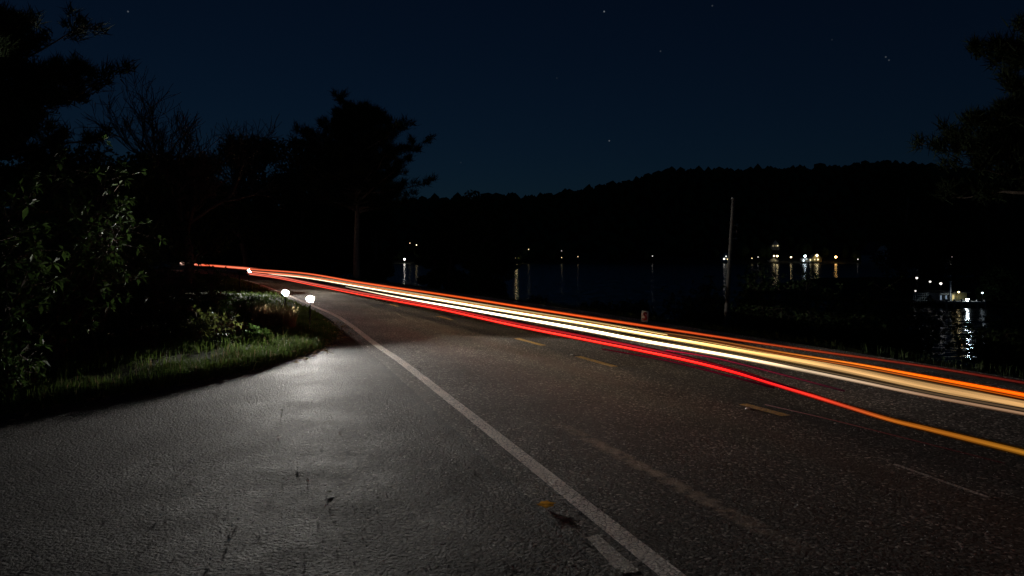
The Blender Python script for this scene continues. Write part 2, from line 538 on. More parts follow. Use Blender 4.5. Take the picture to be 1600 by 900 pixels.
# left grass bank: its edge against the paved apron, then along the road
tip = [gp(0, 650), gp(100, 633), gp(200, 615), gp(300, 598), gp(400, 577), gp(460, 561), gp(500, 546), gp(524, 532), gp(531, 520), gp(523, 508),
       gp(508, 496)]
edge_far = (CL + NOR * PAVE_L[:, None])[CL[:, 1] > 23.5]
BANK = [(-40, -38), (-22, -18), (-12, -4), (-8.2, 3.0)] + [(p.x, p.y) for p in tip] + [tuple(p) for p in edge_far] + [(-260, 205), (-260, -38)]
BANK = np.array(BANK)


def poly_sdf(x, y, P):
    sh = np.shape(x)
    q = np.stack([np.ravel(x), np.ravel(y)], 1)
    inside = np.zeros(len(q), bool); best = np.full(len(q), 1e9)
    n = len(P)
    for i in range(n):
        a, b = P[i], P[(i + 1) % n]
        ab = b - a
        t = np.clip(((q - a) @ ab) / (ab @ ab), 0, 1)
        dv = q - (a + t[:, None] * ab)
        best = np.minimum(best, np.hypot(dv[:, 0], dv[:, 1]))
        c = ((a[1] > q[:, 1]) != (b[1] > q[:, 1]))
        with np.errstate(divide='ignore', invalid='ignore'):
            xi = (b[0] - a[0]) * (q[:, 1] - a[1]) / (b[1] - a[1] + 1e-12) + a[0]
        inside ^= c & (q[:, 0] < xi)
    return np.where(inside, best, -best).reshape(sh)


def sstep(a, b, x):
    t = np.clip((x - a) / (b - a), 0, 1)
    return t * t * (3 - 2 * t)


def ripple(x, y):
    return (np.sin(x * 1.7 + y * .9) + np.sin(x * .6 - y * 1.3 + 1.7) + np.sin(x * 3.1 + 2.2) * np.sin(y * 2.7)) / 3


def ground_z(x, y):
    x = np.asarray(x, float); y = np.asarray(y, float)
    t = poly_sdf(x, y, BANK)
    d = lateral(x, y)
    left = -.08 + .15 * sstep(-.12, .3, t) + .05 * sstep(.2, 1.5, t) * (1 + ripple(x, y)) + .035 * np.clip(t - 2, 0, 40) + .25 * sstep(3, 8, t) * ripple(x * .4, y * .4)
    r = d - PAVE_R
    right = -.08 + .09 * sstep(-.1, .3, r) - .26 * np.clip(r - .45, 0, 28) + .03 * sstep(.3, 2, r) * ripple(x, y)
    z = np.where(t > -.15, left, np.where(r > -.12, right, -.12))
    return z


def gz(x, y):
    return float(ground_z(np.array([x]), np.array([y]))[0])


# ------------------------------------------------------------------ setting: ground, road, lake, hills
def ground():
    xs = np.unique(np.concatenate([np.arange(-260, -60, 10.), np.arange(-60, -14, 2.), np.arange(-14, -2, .16), np.arange(-2, 40, .7), np.arange(40, 70, 3.)]))
    ys = np.unique(np.concatenate([np.arange(-40, 4, 2.), np.arange(4, 30, .2), np.arange(30, 70, 1.), np.arange(70, 206, 3.)]))
    X, Y = np.meshgrid(xs, ys)
    Z = ground_z(X, Y)
    V = np.stack([X, Y, Z], -1).reshape(-1, 3)
    nx = len(xs)
    i = np.arange(len(ys) - 1)[:, None] * nx; j = np.arange(nx - 1)[None, :]
    F = np.stack([i + j, i + j + 1, i + nx + j + 1, i + nx + j], -1).reshape(-1, 4)
    o = MB().add(V, F).build('ground', M['soil'], smooth=True)
    tag(o, kind='structure')


ground()

mb = MB()
offs = np.linspace(0, 1, 25)
V = []
for i in range(len(CL)):
    for t in offs:
        o_ = PAVE_L[i] + (PAVE_R - PAVE_L[i]) * t
        p = CL[i] + NOR[i] * o_
        V.append((p[0], p[1], 0.0))
lanes = np.array([PAVE_L[i] + (PAVE_R - PAVE_L[i]) * t for i in range(len(CL)) for t in offs], dtype=np.float32)
k = len(offs)
i = np.arange(len(CL) - 1)[:, None] * k; j = np.arange(k - 1)[None, :]
mb.add(V, np.stack([i + j, i + j + 1, i + k + j + 1, i + k + j], -1).reshape(-1, 4))
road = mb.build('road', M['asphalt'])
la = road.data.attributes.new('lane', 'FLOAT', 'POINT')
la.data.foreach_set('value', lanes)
tag(road, kind='structure')

# apron: paved turn-out on the near left, a few millimetres below the road so its edge shows under the road's
ap = [(-40, -38)] + [(p[0] - .25, p[1] + .1) for p in BANK[1:14]] + [(-4.6, 19.2), (-5.4, 22.6)]
rl = (CL + NOR * (PAVE_L + .3)[:, None])[(CL[:, 1] < 22.8)][::-1]
ap += [tuple(p) for p in rl]
from mathutils.geometry import tessellate_polygon
tri = tessellate_polygon([[Vector((a, b, 0)) for a, b in ap]])
mb = MB().add([(a, b, -.006) for a, b in ap], [tuple(t) for t in tri])
apron = mb.build('paved_apron', M['apron'])
tag(apron, kind='structure')

mb = MB().add([(-900, 20, -5), (1600, 20, -5), (1600, 900, -5), (-900, 900, -5)], [(0, 1, 2, 3)])
tag(mb.build('lake', M['water']), kind='structure')

# far hillside across the lake
RU = [-400, 0, 300, 500, 650, 760, 830, 900, 960, 1000, 1050, 1150, 1250, 1330, 1385, 1450, 1600, 1900, 2300]
RV = [345, 345, 342, 334, 326, 322, 321, 312, 302, 292, 280, 279, 277, 273, 266, 272, 290, 300, 320]


def hill_z(x, y):
    u = 800 + x * FPX / y
    ridge = HCAM + (VH - np.interp(u, RU, RV)) * 960 / FPX
    t = sstep(640, 965, y)
    back = 1 - .3 * sstep(965, 1300, y)
    return -5.6 + (ridge + 5.6) * (.25 * np.clip((y - 652) / 310, 0, 1) + .75 * t) * back + .8 * sstep(648, 656, y)


us = np.linspace(-400, 2300, 140); ysl = np.concatenate([np.linspace(640, 970, 26), np.linspace(1000, 1300, 5)])
U, Yg = np.meshgrid(us, ysl)
Xg = (U - 800) * Yg / FPX
V = np.stack([Xg, Yg, hill_z(Xg, Yg)], -1).reshape(-1, 3)
nx = len(us)
i = np.arange(len(ysl) - 1)[:, None] * nx; j = np.arange(nx - 1)[None, :]
tag(MB().add(V, np.stack([i + j, i + j + 1, i + nx + j + 1, i + nx + j], -1).reshape(-1, 4)).build('hillside', M['far_ground'], smooth=True), kind='structure')


def forest():
    """the wood that covers the hillside: thousands of uneven crowns read as one mass"""
    ico = [(0, 0, 1)]
    for lat, cnt, off in ((.55, 6, 0), (-.1, 7, .4), (-.65, 5, .2)):
        for q in range(cnt):
            a = off + q * 2 * math.pi / cnt
            rr = math.sqrt(1 - lat * lat)
            ico.append((rr * math.cos(a), rr * math.sin(a), lat))
    ico.append((0, 0, -1))
    import bmesh
    bm = bmesh.new()
    for c in ico: bm.verts.new(c)
    bmesh.ops.convex_hull(bm, input=bm.verts)
    bm.verts.index_update()
    base = np.array([v.co[:] for v in bm.verts]); F = np.array([[v.index for v in f.verts] for f in bm.faces])
    bm.free()
    N = 5200
    u = RNG.uniform(-200, 2000, N)
    y = 655 + 310 * RNG.uniform(0, 1, N) ** .7
    y[:1300] = RNG.uniform(930, 985, 1300)
    x = (u - 800) * y / FPX
    h = RNG.uniform(7, 13, N) * (1 + .35 * (RNG.uniform(0, 1, N) > .9))
    w = h * RNG.uniform(.30, .55, N)
    z = hill_z(x, y)
    keep = np.ones(N, bool)
    for (a, b, lo, hi) in ((1198, 1320, 640, 672), (1200, 1226, 640, 700), (1125, 1140, 640, 672), (630, 655, 640, 700), (1368, 1398, 640, 660)):
        keep &= ~((u > a) & (u < b) & (y > lo) & (y < hi))
    x, y, z, h, w = x[keep], y[keep], z[keep], h[keep], w[keep]
    N = len(x)
    J = 1 + RNG.uniform(-.28, .28, (N, len(base), 1))
    V = base[None] * J * np.stack([w, w, h * .55], 1)[:, None, :] + np.stack([x, y, z + h * .5], 1)[:, None, :]
    Fs = (F[None] + (np.arange(N) * len(base))[:, None, None]).reshape(-1, 3)
    o = MB().add(V.reshape(-1, 3), Fs).build('forest', M['dark_leaf'])
    tag(o, 'dark wooded hillside beyond the lake under the night sky', 'forest', kind='stuff')


forest()

# point of land on the right, with the boathouse
pt = [(46, 118), (50, 106), (55, 101), (66, 98.5), (76, 97), (88, 93), (110, 84), (170, 78), (230, 90), (230, 230), (90, 215), (62, 170), (49, 140)]
tri = tessellate_polygon([[Vector((a, b, 0)) for a, b in pt]])
mb = MB().add([(a, b, -4.55) for a, b in pt] + [(a, b, -5.6) for a, b in pt], [tuple(t) for t in tri] + [(q, (q + 1) % 13, 13 + (q + 1) % 13, 13 + q) for q in range(13)])
tag(mb.build('point_of_land', M['soil']), kind='structure')

# ------------------------------------------------------------------ road markings
i_near = int(np.argmin(np.abs(CL[:, 1] - 170)))
mb = MB(); strip(mb, LINE_OFF - .07, LINE_OFF + .07, .004, 0, i_near)
tag(mb.build('edge_line', M['white_paint'], road), 'worn white edge line beside the apron')
mb = MB(); strip(mb, 4.22, 4.5, .004, 0, i_near)
tag(mb.build('edge_line', M['old_paint'], road), 'faded pale edge line on the lake side')

def quad_between(a, b, w, z, name, mat, parent):
    d = (b - a); d.z = 0; d.normalize()
    n = Vector((d.y, -d.x, 0)) * w / 2
    pts = [a - n, a + n, b + n, b - n]
    return MB().add([(p.x, p.y, z) for p in pts], [(0, 1, 2, 3)]).build(name, mat, parent)


for (a, b) in (((1160, 631.5), (1229, 650)), ((903, 557), (960, 573)), ((807, 529), (849, 540)), ((684, 494), (706, 500)), ((610, 475.5), (622, 479)), ((556, 461), (566, 463))):
    quad_between(gp(*a), gp(*b), .13, .004, 'centre_dash', M['yellow_paint'], road)
o = quad_between(gp(1398, 726), gp(1545, 778), .045, .004, 'pale_streak', M['white_paint'], road)  # short narrow pale strip on the lane
o = MB().add([(p.x, p.y, .002) for p in (gp(916, 840), gp(934, 835), gp(1000, 893), gp(968, 897))], [(0, 1, 2, 3)]).build('paint_patch', M['old_paint'], road)

# ------------------------------------------------------------------ vegetation builders
def unit(v):
    return v / (np.linalg.norm(v, axis=-1, keepdims=True) + 1e-9)


def leaf_quads(mb, C, L, W, up=.2, droop=0.0):
    """one pointed four-sided leaf, slightly folded, at every centre"""
    n = len(C)
    D = unit(RNG.normal(0, 1, (n, 3)) + np.array([0, 0, up]))
    A = unit(np.cross(D, RNG.normal(0, 1, (n, 3))))
    N = np.cross(D, A)
    l = (L * RNG.uniform(.6, 1.2, n))[:, None]; w = (W * RNG.uniform(.6, 1.2, n))[:, None]
    b = C - D * l * .5; t = C + D * l * .5 - np.array([0, 0, droop]) * l
    m = C - D * l * .05
    V = np.stack([b, m + A * w * .5 + N * w * .12, t, m - A * w * .5 + N * w * .12], 1).reshape(-1, 3)
    F = np.arange(n * 4).reshape(-1, 4)
    mb.add(V, F)


def needle_tufts(mb, C, dirs, k, L, W):
    n = len(C)
    D = unit(RNG.normal(0, .75, (n, k, 3)) + dirs[:, None, :] * .9 + np.array([0, 0, .35]))
    A = unit(np.cross(D, RNG.normal(0, 1, (n, k, 3))))
    l = L * RNG.uniform(.6, 1.15, (n, k, 1))
    C2 = C[:, None, :] + RNG.normal(0, L * .22, (n, k, 3))
    V = np.stack([C2 - A * W, C2 + A * W, C2 + D * l], 2).reshape(-1, 3)
    mb.add(V, np.arange(n * k * 3).reshape(-1, 3))


def bent(p0, d, length, n, sag=0.0, wob=.06):
    """points of a limb that starts at p0 towards d and bends"""
    p = np.array(p0, float); d = np.array(d, float)
    out = [p.copy()]
    for i in range(n):
        d = unit(d + RNG.normal(0, wob, 3) + np.array([0, 0, sag]))
        p = p + d * length / n
        out.append(p.copy())
    return np.array(out)


def pine(base, h, r, seed, label, group, crown0=.3, nb=42, tuft=.42, k=26, lean=(0, 0), trunk_r=None, per=9, flat=.5, mat='needles', bark='bark'):
    global RNG
    RNG = np.random.default_rng(seed)
    root = tag(empty('pine_tree', base), label, 'tree', group)
    tr, cr = MB(), MB()
    tr_r = trunk_r or h * .02
    n = 12
    zz = np.linspace(-.3, h, n)
    wx = np.cumsum(RNG.normal(0, .012 * h / n * 4, n)); wy = np.cumsum(RNG.normal(0, .012 * h / n * 4, n))
    T = np.stack([wx - wx[0] + lean[0] * zz / h, wy - wy[0] + lean[1] * zz / h, zz], 1)
    tr.tube(T, np.linspace(tr_r, tr_r * .18, n), 9)
    a = RNG.uniform(0, 6.28)
    CC, DD = [], []
    for i in range(nb):
        f = (i + RNG.uniform(0, 1)) / nb
        z = h * (crown0 + (1 - crown0) * f * .985)
        a += 2.4 + RNG.uniform(-.5, .5)
        prof = (1 - f ** 2.3) ** .55 * (.83 + .17 * math.sin(f * 17 + seed))
        L = r * max(.18, prof) * RNG.uniform(.62, 1.12)
        p0 = np.array([np.interp(z, zz, T[:, q]) for q in (0, 1, 2)])
        rise = .15 + .5 * f + RNG.uniform(-.12, .12)
        B = bent(p0, (math.cos(a), math.sin(a), rise), L, 6, sag=.02, wob=.1)
        tr.tube(B, np.linspace(tr_r * .34 * (1 - .6 * f) + .012, .01, 7), 5, cap=False)
        # twigs and needle tufts over the outer two thirds of the limb
        for q in range(per):
            t = .3 + .7 * (q + RNG.uniform(0, 1)) / per
            pp = np.array([np.interp(t * 6, np.arange(7), B[:, w]) for w in (0, 1, 2)])
            side = RNG.normal(0, 1, 3); side[2] = abs(side[2]) * .35 + .08
            ln = L * .20 * RNG.uniform(.3, 1.15) * (1.25 - t * .5)
            e = pp + unit(side) * ln
            tr.tube([pp, e], [.012, .006], 3, cap=False)
            for s in (.55, 1.0):
                CC.append(pp + (e - pp) * s + RNG.normal(0, .06, 3)); DD.append(unit(e - pp + np.array([0, 0, .15])))
    needle_tufts(cr, np.array(CC), np.array(DD), k, tuft, tuft * .055)
    tr.build('trunk', M[bark], root, smooth=True)
    cr.build('crown', M[mat], root)
    return root


def branchy(base, h, spread, seed, levels=5, kids=3, r0=None, start=.25, up=.35, mat='bark'):
    """recursive limbs; returns mesh builder and twig ends"""
    mb = MB(); ends = []
    r0 = r0 or h * .018

    def grow(p, d, L, r, lev):
        B = bent(p, d, L, 4, sag=.03, wob=.11)
        mb.tube(B, np.maximum(np.linspace(r, r * .62, 5), h * .0012), 7 if lev == 0 else (5 if lev < 3 else 3), cap=False)
        if lev >= levels:
            ends.append((B[-1], unit(B[-1] - B[-2]))); ends.append((B[2], unit(B[-1] - B[-2])))
            return
        for c in range(kids + (1 if lev < 2 else 0)):
            t = RNG.uniform(.45 if lev else start * 2.0, 1.0)
            pp = np.array([np.interp(t * 4, np.arange(5), B[:, w]) for w in (0, 1, 2)])
            dd = unit(unit(B[-1] - B[-2]) * .8 + RNG.normal(0, spread, 3) + np.array([0, 0, up * .5]))
            grow(pp, dd, L * RNG.uniform(.55, .8), r * RNG.uniform(.45, .62), lev + 1)
    grow((0, 0, -.2), (0, 0, 1), h * .42, r0, 0)
    return mb, ends


def bare_tree(base, h, seed, label, group=None, levels=5, spread=.5):
    global RNG
    RNG = np.random.default_rng(seed)
    root = tag(empty('bare_tree', base), label, 'tree', group)
    mb, ends = branchy(base, h, spread, seed, levels=levels, kids=4, up=.45, r0=h * .024)
    V = np.concatenate(mb.v)
    s = h * 1.06 / V[:, 2].max()
    mb.v = [v * s for v in mb.v]
    # the trunk is the first tube, everything above it is the crown of bare limbs
    tr = MB(); tr.v = mb.v[:1]; tr.f = mb.f[:1]; tr.n = len(mb.v[0])
    cr = MB(); off = tr.n
    cr.v = mb.v[1:]; cr.f = [f - off for f in mb.f[1:]]; cr.n = mb.n - off
    tr.build('trunk', M['bark'], root, smooth=True)
    cr.build('crown', M['bark'], root)
    return root


def broad_tree(base, h, r, seed, label, group, nl=9000, leaf=.22, crown0=.2, mat='dark_leaf', name='leafy_tree'):
    global RNG
    RNG = np.random.default_rng(seed)
    root = tag(empty(name, base), label, 'tree', group)
    tr, cr = MB(), MB()
    tr.tube(bent((0, 0, -.4), (0, 0, 1), h * .8, 7, wob=.05), np.linspace(h * .022, h * .006, 8), 8)
    nc = 46
    cc = []
    for i in range(nc):
        f = RNG.uniform(crown0, 1)
        prof = math.sqrt(max(.05, 1 - ((f - .5) / .56) ** 2)) if f > .5 else .65 + .35 * (f - crown0) / (.5 - crown0 + 1e-6)
        a = RNG.uniform(0, 6.28); q = r * prof * math.sqrt(RNG.uniform(.05, 1))
        c = np.array([q * math.cos(a), q * math.sin(a), h * f * .97])
        cc.append(c)
        s = np.array([0, 0, max(.15 * h, c[2] - q * .7)])
        tr.tube([s, (s + c) / 2 + RNG.normal(0, .1, 3), c], [h * .008, h * .005, .01], 4, cap=False)
    cc = np.array(cc)
    rad = r * RNG.uniform(.22, .42, nc)
    pick = RNG.integers(0, nc, nl)
    C = cc[pick] + unit(RNG.normal(0, 1, (nl, 3))) * (rad[pick] * RNG.uniform(.35, 1.1, nl) ** .6)[:, None] * np.array([1, 1, .75])
    C[:, 2] = np.maximum(C[:, 2], .1)
    leaf_quads(cr, C, leaf, leaf * .55)
    tr.build('trunk', M['bark'], root, smooth=True)
    cr.build('crown', M[mat], root)
    return root


def shrub(base, h, r, seed, label, group=None, nstem=9, nleaf=900, leaf=.12, width=.4, mat='green_leaf', low=.1, name='shrub', whorl=7):
    """many-stemmed shrub whose leaves sit in whorls at the twig ends"""
    global RNG
    RNG = np.random.default_rng(seed)
    root = tag(empty(name, base), label, 'shrub', group)
    st, fo = MB(), MB()
    tips, dirs = [], []
    for i in range(nstem):
        a = RNG.uniform(0, 6.28); t = RNG.uniform(.05, .75)
        B = bent((RNG.normal(0, r * .12), RNG.normal(0, r * .12), -.1), (math.cos(a) * t, math.sin(a) * t, 1), h * RNG.uniform(.6, 1.0), 6, wob=.1)
        st.tube(B, np.linspace(.008 + h * .006, .006, 7), 5, cap=False)
        for q in range(max(3, nleaf // (nstem * whorl))):
            s = low + (1 - low) * RNG.uniform(0, 1) ** .8
            pp = np.array([np.interp(s * 6, np.arange(7), B[:, w]) for w in (0, 1, 2)])
            dd = unit(RNG.normal(0, 1, 3) * np.array([1, 1, .5]) + np.array([0, 0, .35]))
            e = pp + dd * r * RNG.uniform(.12, .5)
            st.tube([pp, e], [.007, .004], 3, cap=False)
            tips.append(e); dirs.append(dd)
    tips = np.array(tips); dirs = np.array(dirs)
    n = len(tips)
    D = unit(dirs[:, None, :] * .6 + RNG.normal(0, .75, (n, whorl, 3)))
    A = unit(np.cross(D, RNG.normal(0, .35, (n, whorl, 3)) + np.array([0, 0, 1.])))
    N = np.cross(A, D)
    l = leaf * RNG.uniform(.6, 1.2, (n, whorl, 1)); w = l * width
    b = tips[:, None, :] + D * .012
    m = b + D * l * .48
    t = b + D * l - np.array([0, 0, .18]) * l
    V = np.stack([b, m + A * w * .5 + N * w * .15, t, m - A * w * .5 + N * w * .15], 2).reshape(-1, 3)
    fo.add(V, np.arange(n * whorl * 4).reshape(-1, 4))
    st.build('stems', M['bark'], root)
    fo.build('foliage', M[mat], root)
    return root


def blades(mb, X, Y, Z, hmin, hmax, w, lean=.5, tufty=0):
    n = len(X)
    a = RNG.uniform(0, 6.28, n); h = RNG.uniform(hmin, hmax, n)
    ln = np.abs(RNG.normal(0, lean, n))
    d = np.stack([np.cos(a), np.sin(a), np.zeros(n)], 1)
    s = np.stack([-np.sin(a), np.cos(a), np.zeros(n)], 1)
    B = np.stack([X, Y, Z - .01], 1)
    mdl = B + d * (h * ln * .3)[:, None] + np.array([0, 0, 1]) * (h * .6)[:, None]
    tp = B + d * (h * ln)[:, None] + np.array([0, 0, 1]) * (h * np.clip(1 - ln * .35, .3, 1))[:, None]
    ww = w * RNG.uniform(.6, 1.3, n)[:, None]
    V = np.stack([B - s * ww, B + s * ww, mdl + s * ww * .7, mdl - s * ww * .7, tp], 1).reshape(-1, 3)
    k = np.arange(n)[:, None] * 5
    mb.add(V, k + np.array([[0, 1, 2, 3]]))
    mb.f.append(k + np.array([[3, 2, 4]]) + (mb.n - n * 5))


def on_ground(u, Y, dz=0.0):
    x = (u - 800) * Y / FPX
    return (x, Y, max(gz(x, Y), -5.0) + dz)


# ------------------------------------------------------------------ trees
def top_h(v, Y, base):
    return HCAM + (VH - v) * Y / FPX - base[2]


b = on_ground(558, 60); pine(b, top_h(178, 60, b), 6.6, 5, 'large round-crowned pine standing alone above the far bend, pale trunk by the road', None, crown0=.40, nb=88, tuft=.55, k=32, trunk_r=.3, per=12, bark='pale_bark')
b = on_ground(-28, 20); pine(b, top_h(38, 20, b), 4.4, 8, 'tall dark pine at the left edge, boughs reaching right over the bushes', None, crown0=.3, nb=66, tuft=.36, k=36, per=12)
b = on_ground(1685, 24); pine(b, top_h(38, 24, b), 5.0, 21, 'near pine at the right edge with long boughs over the lake', None, crown0=.56, nb=52, tuft=.46, k=44, per=13)
b = on_ground(292, 42); bare_tree(b, top_h(134, 42, b), 3, 'tall leafless tree with fine twigs left of the bend', levels=5, spread=.46)
b = on_ground(384, 98); bare_tree(b, top_h(203, 98, b), 14, 'slender leafless tree between the bare tree and the large pine', levels=4, spread=.4)

DT = 'dark trees behind the bend'
for q, (u, Y, v, r, lab) in enumerate((
        (150, 34, 245, 3.6, 'dark leafy tree right of the left-edge pine'),
        (215, 52, 250, 4.2, 'dark leafy tree at the foot of the tall leafless tree, left side'),
        (300, 54, 250, 4.0, 'dark leafy tree at the foot of the tall leafless tree, right side'),
        (415, 112, 222, 7.5, 'dark leafy tree under the slender leafless tree'),
        (462, 92, 214, 6.5, 'dark leafy tree just left of the large pine'),
        (515, 104, 240, 7.5, 'dark leafy tree behind the left half of the large pine'),
        (586, 98, 280, 3.0, 'dark leafy tree behind the right half of the large pine'),
        (352, 108, 322, 6.0, 'low dark leafy tree behind the far lamp'))):
    b = on_ground(u, Y)
    broad_tree(b, top_h(v, Y, b), r, 40 + q, lab, DT, nl=16000, leaf=.0042 * Y + .12, crown0=.06 if q not in (1, 2) else .3)
ST = 'dark trees on the near shore'
for q, (u, Y, v, r, lab) in enumerate((
        (684, 84, 327, 2.3, 'dark shore tree nearest the large pine'),
        (705, 82, 318, 3.0, 'dark shore tree left of the domed one'),
        (744, 80, 299, 3.4, 'domed dark shore tree rising above the far hill line'),
        (778, 86, 345, 2.6, 'low dark shore tree at the open water\'s edge'))):
    b = on_ground(u, Y)
    broad_tree(b, top_h(v, Y, b), r, 60 + q, lab, ST, nl=8000, leaf=.42, crown0=.04)
PT = 'dark trees on the point of land'
for q, (u, Y, v, r, lab) in enumerate((
        (1408, 128, 262, 6.0, 'dark tree at the water end of the point, left of the boathouse'),
        (1440, 150, 268, 7.0, 'dark tree behind the small lamps on the point'),
        (1490, 135, 285, 6.5, 'dark tree behind the pale boathouse'),
        (1545, 125, 290, 6.5, 'dark tree right of the boathouse'),
        (1600, 130, 280, 7.0, 'dark tree on the point at the picture\'s right edge'),
        (1560, 104, 420, 2.6, 'low dark tree at the water right of the dock lamp'))):
    x = (u - 800) * Y / FPX
    bb = (x, Y, -4.6)
    broad_tree(bb, top_h(v, Y, bb), r, 80 + q, lab, PT, nl=8000, leaf=.6, crown0=.12 if q < 5 else .03)

# ------------------------------------------------------------------ shrubs on the left bank
SL = 'bushes on the left bank'
LB = [  # u, Y, top row, radius, leaf, count, material, label
    (-30, 9.9, 300, 1.15, .15, 2600, 'green_leaf', 'big-leaved green bush at the picture\'s left edge'),
    (70, 11.5, 215, 1.5, .13, 3600, 'green_leaf', 'tallest glossy bush under the left-edge pine boughs'),
    (128, 12.6, 345, 1.2, .12, 2400, 'dark_leaf', 'rounded dark bush right of the tallest bush'),
    (200, 15.0, 300, 1.6, .12, 2600, 'dark_leaf', 'tall black bush behind the lit grass strip'),
    (262, 14.2, 440, 1.0, .09, 1800, 'dark_leaf', 'dark bush between the lit grass and the yellow-green bush'),
    (312, 13.9, 478, .75, .085, 1500, 'lime_leaf', 'yellow-green bush facing the apron'),
    (212, 22, 330, 2.0, .14, 2600, 'dark_leaf', 'tall dark bush below the leafless tree'),
    (338, 24, 404, 1.1, .10, 1000, 'dark_leaf', 'dark bush whose leaves screen the far streaks'),
    (300, 19, 455, 1.5, .10, 1800, 'dark_leaf', 'dark bush behind the yellow-green bush'),
    (385, 20.5, 462, 1.1, .09, 1500, 'green_leaf', 'green bush beneath the far lamp post'),
    (405, 18.6, 492, .7, .07, 900, 'dark_leaf', 'small dark bush behind the dry grass'),
    (226, 12.8, 500, .6, .085, 1300, 'dark_leaf', 'low dark bush pressed against the lit grass strip, left one'),
    (352, 13.6, 520, .45, .08, 1200, 'dark_leaf', 'low dark bush at the foot of the yellow-green bush'),
    (402, 14.6, 511, .5, .075, 1100, 'green_leaf', 'low green bush left of the dry grass'),
    (440, 16.0, 508, .35, .07, 700, 'lime_leaf', 'low yellowish bush in front of the dry grass'),
    (20, 8.9, 520, .55, .11, 420, 'green_leaf', 'sparse upright leafy sapling beside the grass, left edge'),
]
for q, (u, Y, v, r, lf, cnt, mt, lab) in enumerate(LB):
    b = on_ground(u, Y)
    shrub(b, top_h(v, Y, b), r, 100 + q, lab, SL, nstem=12 if q != 15 else 5, nleaf=cnt, leaf=lf, mat=mt, low=.08 if q != 15 else .45, width=.42)

# twiggy shrub and russet weeds between bush and dry grass
RNG = np.random.default_rng(77)
b = on_ground(360, 15.2)
root = tag(empty('twiggy_shrub', b), 'leafless twiggy shrub with russet base beside the dry grass', 'shrub')
st = MB(); fo = MB()
for i in range(16):
    a = RNG.uniform(0, 6.28); t = RNG.uniform(.1, .9)
    B = bent((RNG.normal(0, .12), RNG.normal(0, .12), -.05), (math.cos(a) * t, math.sin(a) * t, 1), RNG.uniform(.35, .85), 5, wob=.12)
    st.tube(B, np.linspace(.011, .004, 6), 4, cap=False)
leaf_quads(fo, np.stack([RNG.normal(0, .2, 160), RNG.normal(0, .2, 160), RNG.uniform(.03, .28, 160)], 1), .08, .035)
st.build('stems', M['pale_bark'], root); fo.build('foliage', M['red_stem'], root)

# dry grass clump
RNG = np.random.default_rng(78)
mb = MB()
n = 1500
cu = RNG.uniform(396, 462, n); cy = RNG.uniform(16.2, 17.6, n)
X = (cu - 800) * cy / FPX
blades(mb, X, cy, ground_z(X, cy), .25, .62, .006, .35)
tag(mb.build('dry_grass_clump', M['dry_grass']), 'tan dry grass clump below the twin lamps', 'grass', kind='stuff')

# green grass on the left bank
RNG = np.random.default_rng(79)
mb = MB()
def scatter_bank(n, x0, x1, y0, y1, t0, t1, hmin, hmax, w, lean=.6):
    X = RNG.uniform(x0, x1, n); Y = RNG.uniform(y0, y1, n)
    t = poly_sdf(X, Y, BANK)
    dens = np.clip(.35 + .65 * np.sin(X * 2.1 + Y * 1.3) * np.sin(X * .8 - Y * 2.2) + .4, .12, 1)
    k = (t > t0) & (t < t1) & (RNG.uniform(0, 1, n) < dens)
    X, Y = X[k], Y[k]
    blades(mb, X, Y, ground_z(X, Y), hmin, hmax, w, lean)
scatter_bank(26000, -9, -2.5, 5, 18, -.10, .06, .03, .12, .0045, .9)
scatter_bank(150000, -9, -2.5, 5, 18, .02, .95, .05, .17, .0045)
scatter_bank(60000, -8, -3, 13, 24, -.02, 2.4, .04, .11, .0045)
scatter_bank(40000, -11, -3, 5, 24, .8, 3.5, .08, .24, .006)
scatter_bank(60000, -30, -5, 22, 60, .0, 3.0, .08, .2, .012)
tag(mb.build('grass', M['grass']), 'short green grass along the left bank', 'grass', kind='stuff')

RNG = np.random.default_rng(84)
mb = MB()
scatter_bank(6000, -9, -2.5, 5, 18, -.03, 1.1, .06, .22, .004, .8)
tag(mb.build('dead_grass', M['dry_grass']), 'straw-coloured dead blades mixed into the bank grass', 'grass', kind='stuff')

# dead leaves gathered along the edge of the apron
RNG = np.random.default_rng(83)
mb = MB()
X = RNG.uniform(-8, -2, 9000); Y = RNG.uniform(6, 20, 9000)
t = poly_sdf(X, Y, BANK)
kp = (t < .25) & (t > -.45) & (RNG.uniform(0, 1, 9000) < np.exp(-np.abs(t + .02) * 7))
X, Y, t = X[kp], Y[kp], t[kp]
zz_ = np.where(t > -.02, ground_z(X, Y) + .04, .012)
C = np.stack([X, Y, zz_], 1); n_ = len(C)
az = RNG.uniform(0, 6.28, n_)
D = unit(np.stack([np.cos(az), np.sin(az), RNG.normal(0, .3, n_)], 1)); A = unit(np.cross(D, np.array([0, 0, 1.]) + RNG.normal(0, .4, (n_, 3)))); N = np.cross(A, D)
ll = RNG.uniform(.02, .05, n_)[:, None]
V = np.stack([C - D * ll, C + A * ll * .5 + N * ll * .3, C + D * ll + N * ll * .25, C - A * ll * .5 + N * ll * .3], 1).reshape(-1, 3)
mb.add(V, np.arange(n_ * 4).reshape(-1, 4))
tag(mb.build('leaf_litter', M['dry_grass']), 'dead leaves gathered where the grass meets the apron', 'leaves', kind='stuff')

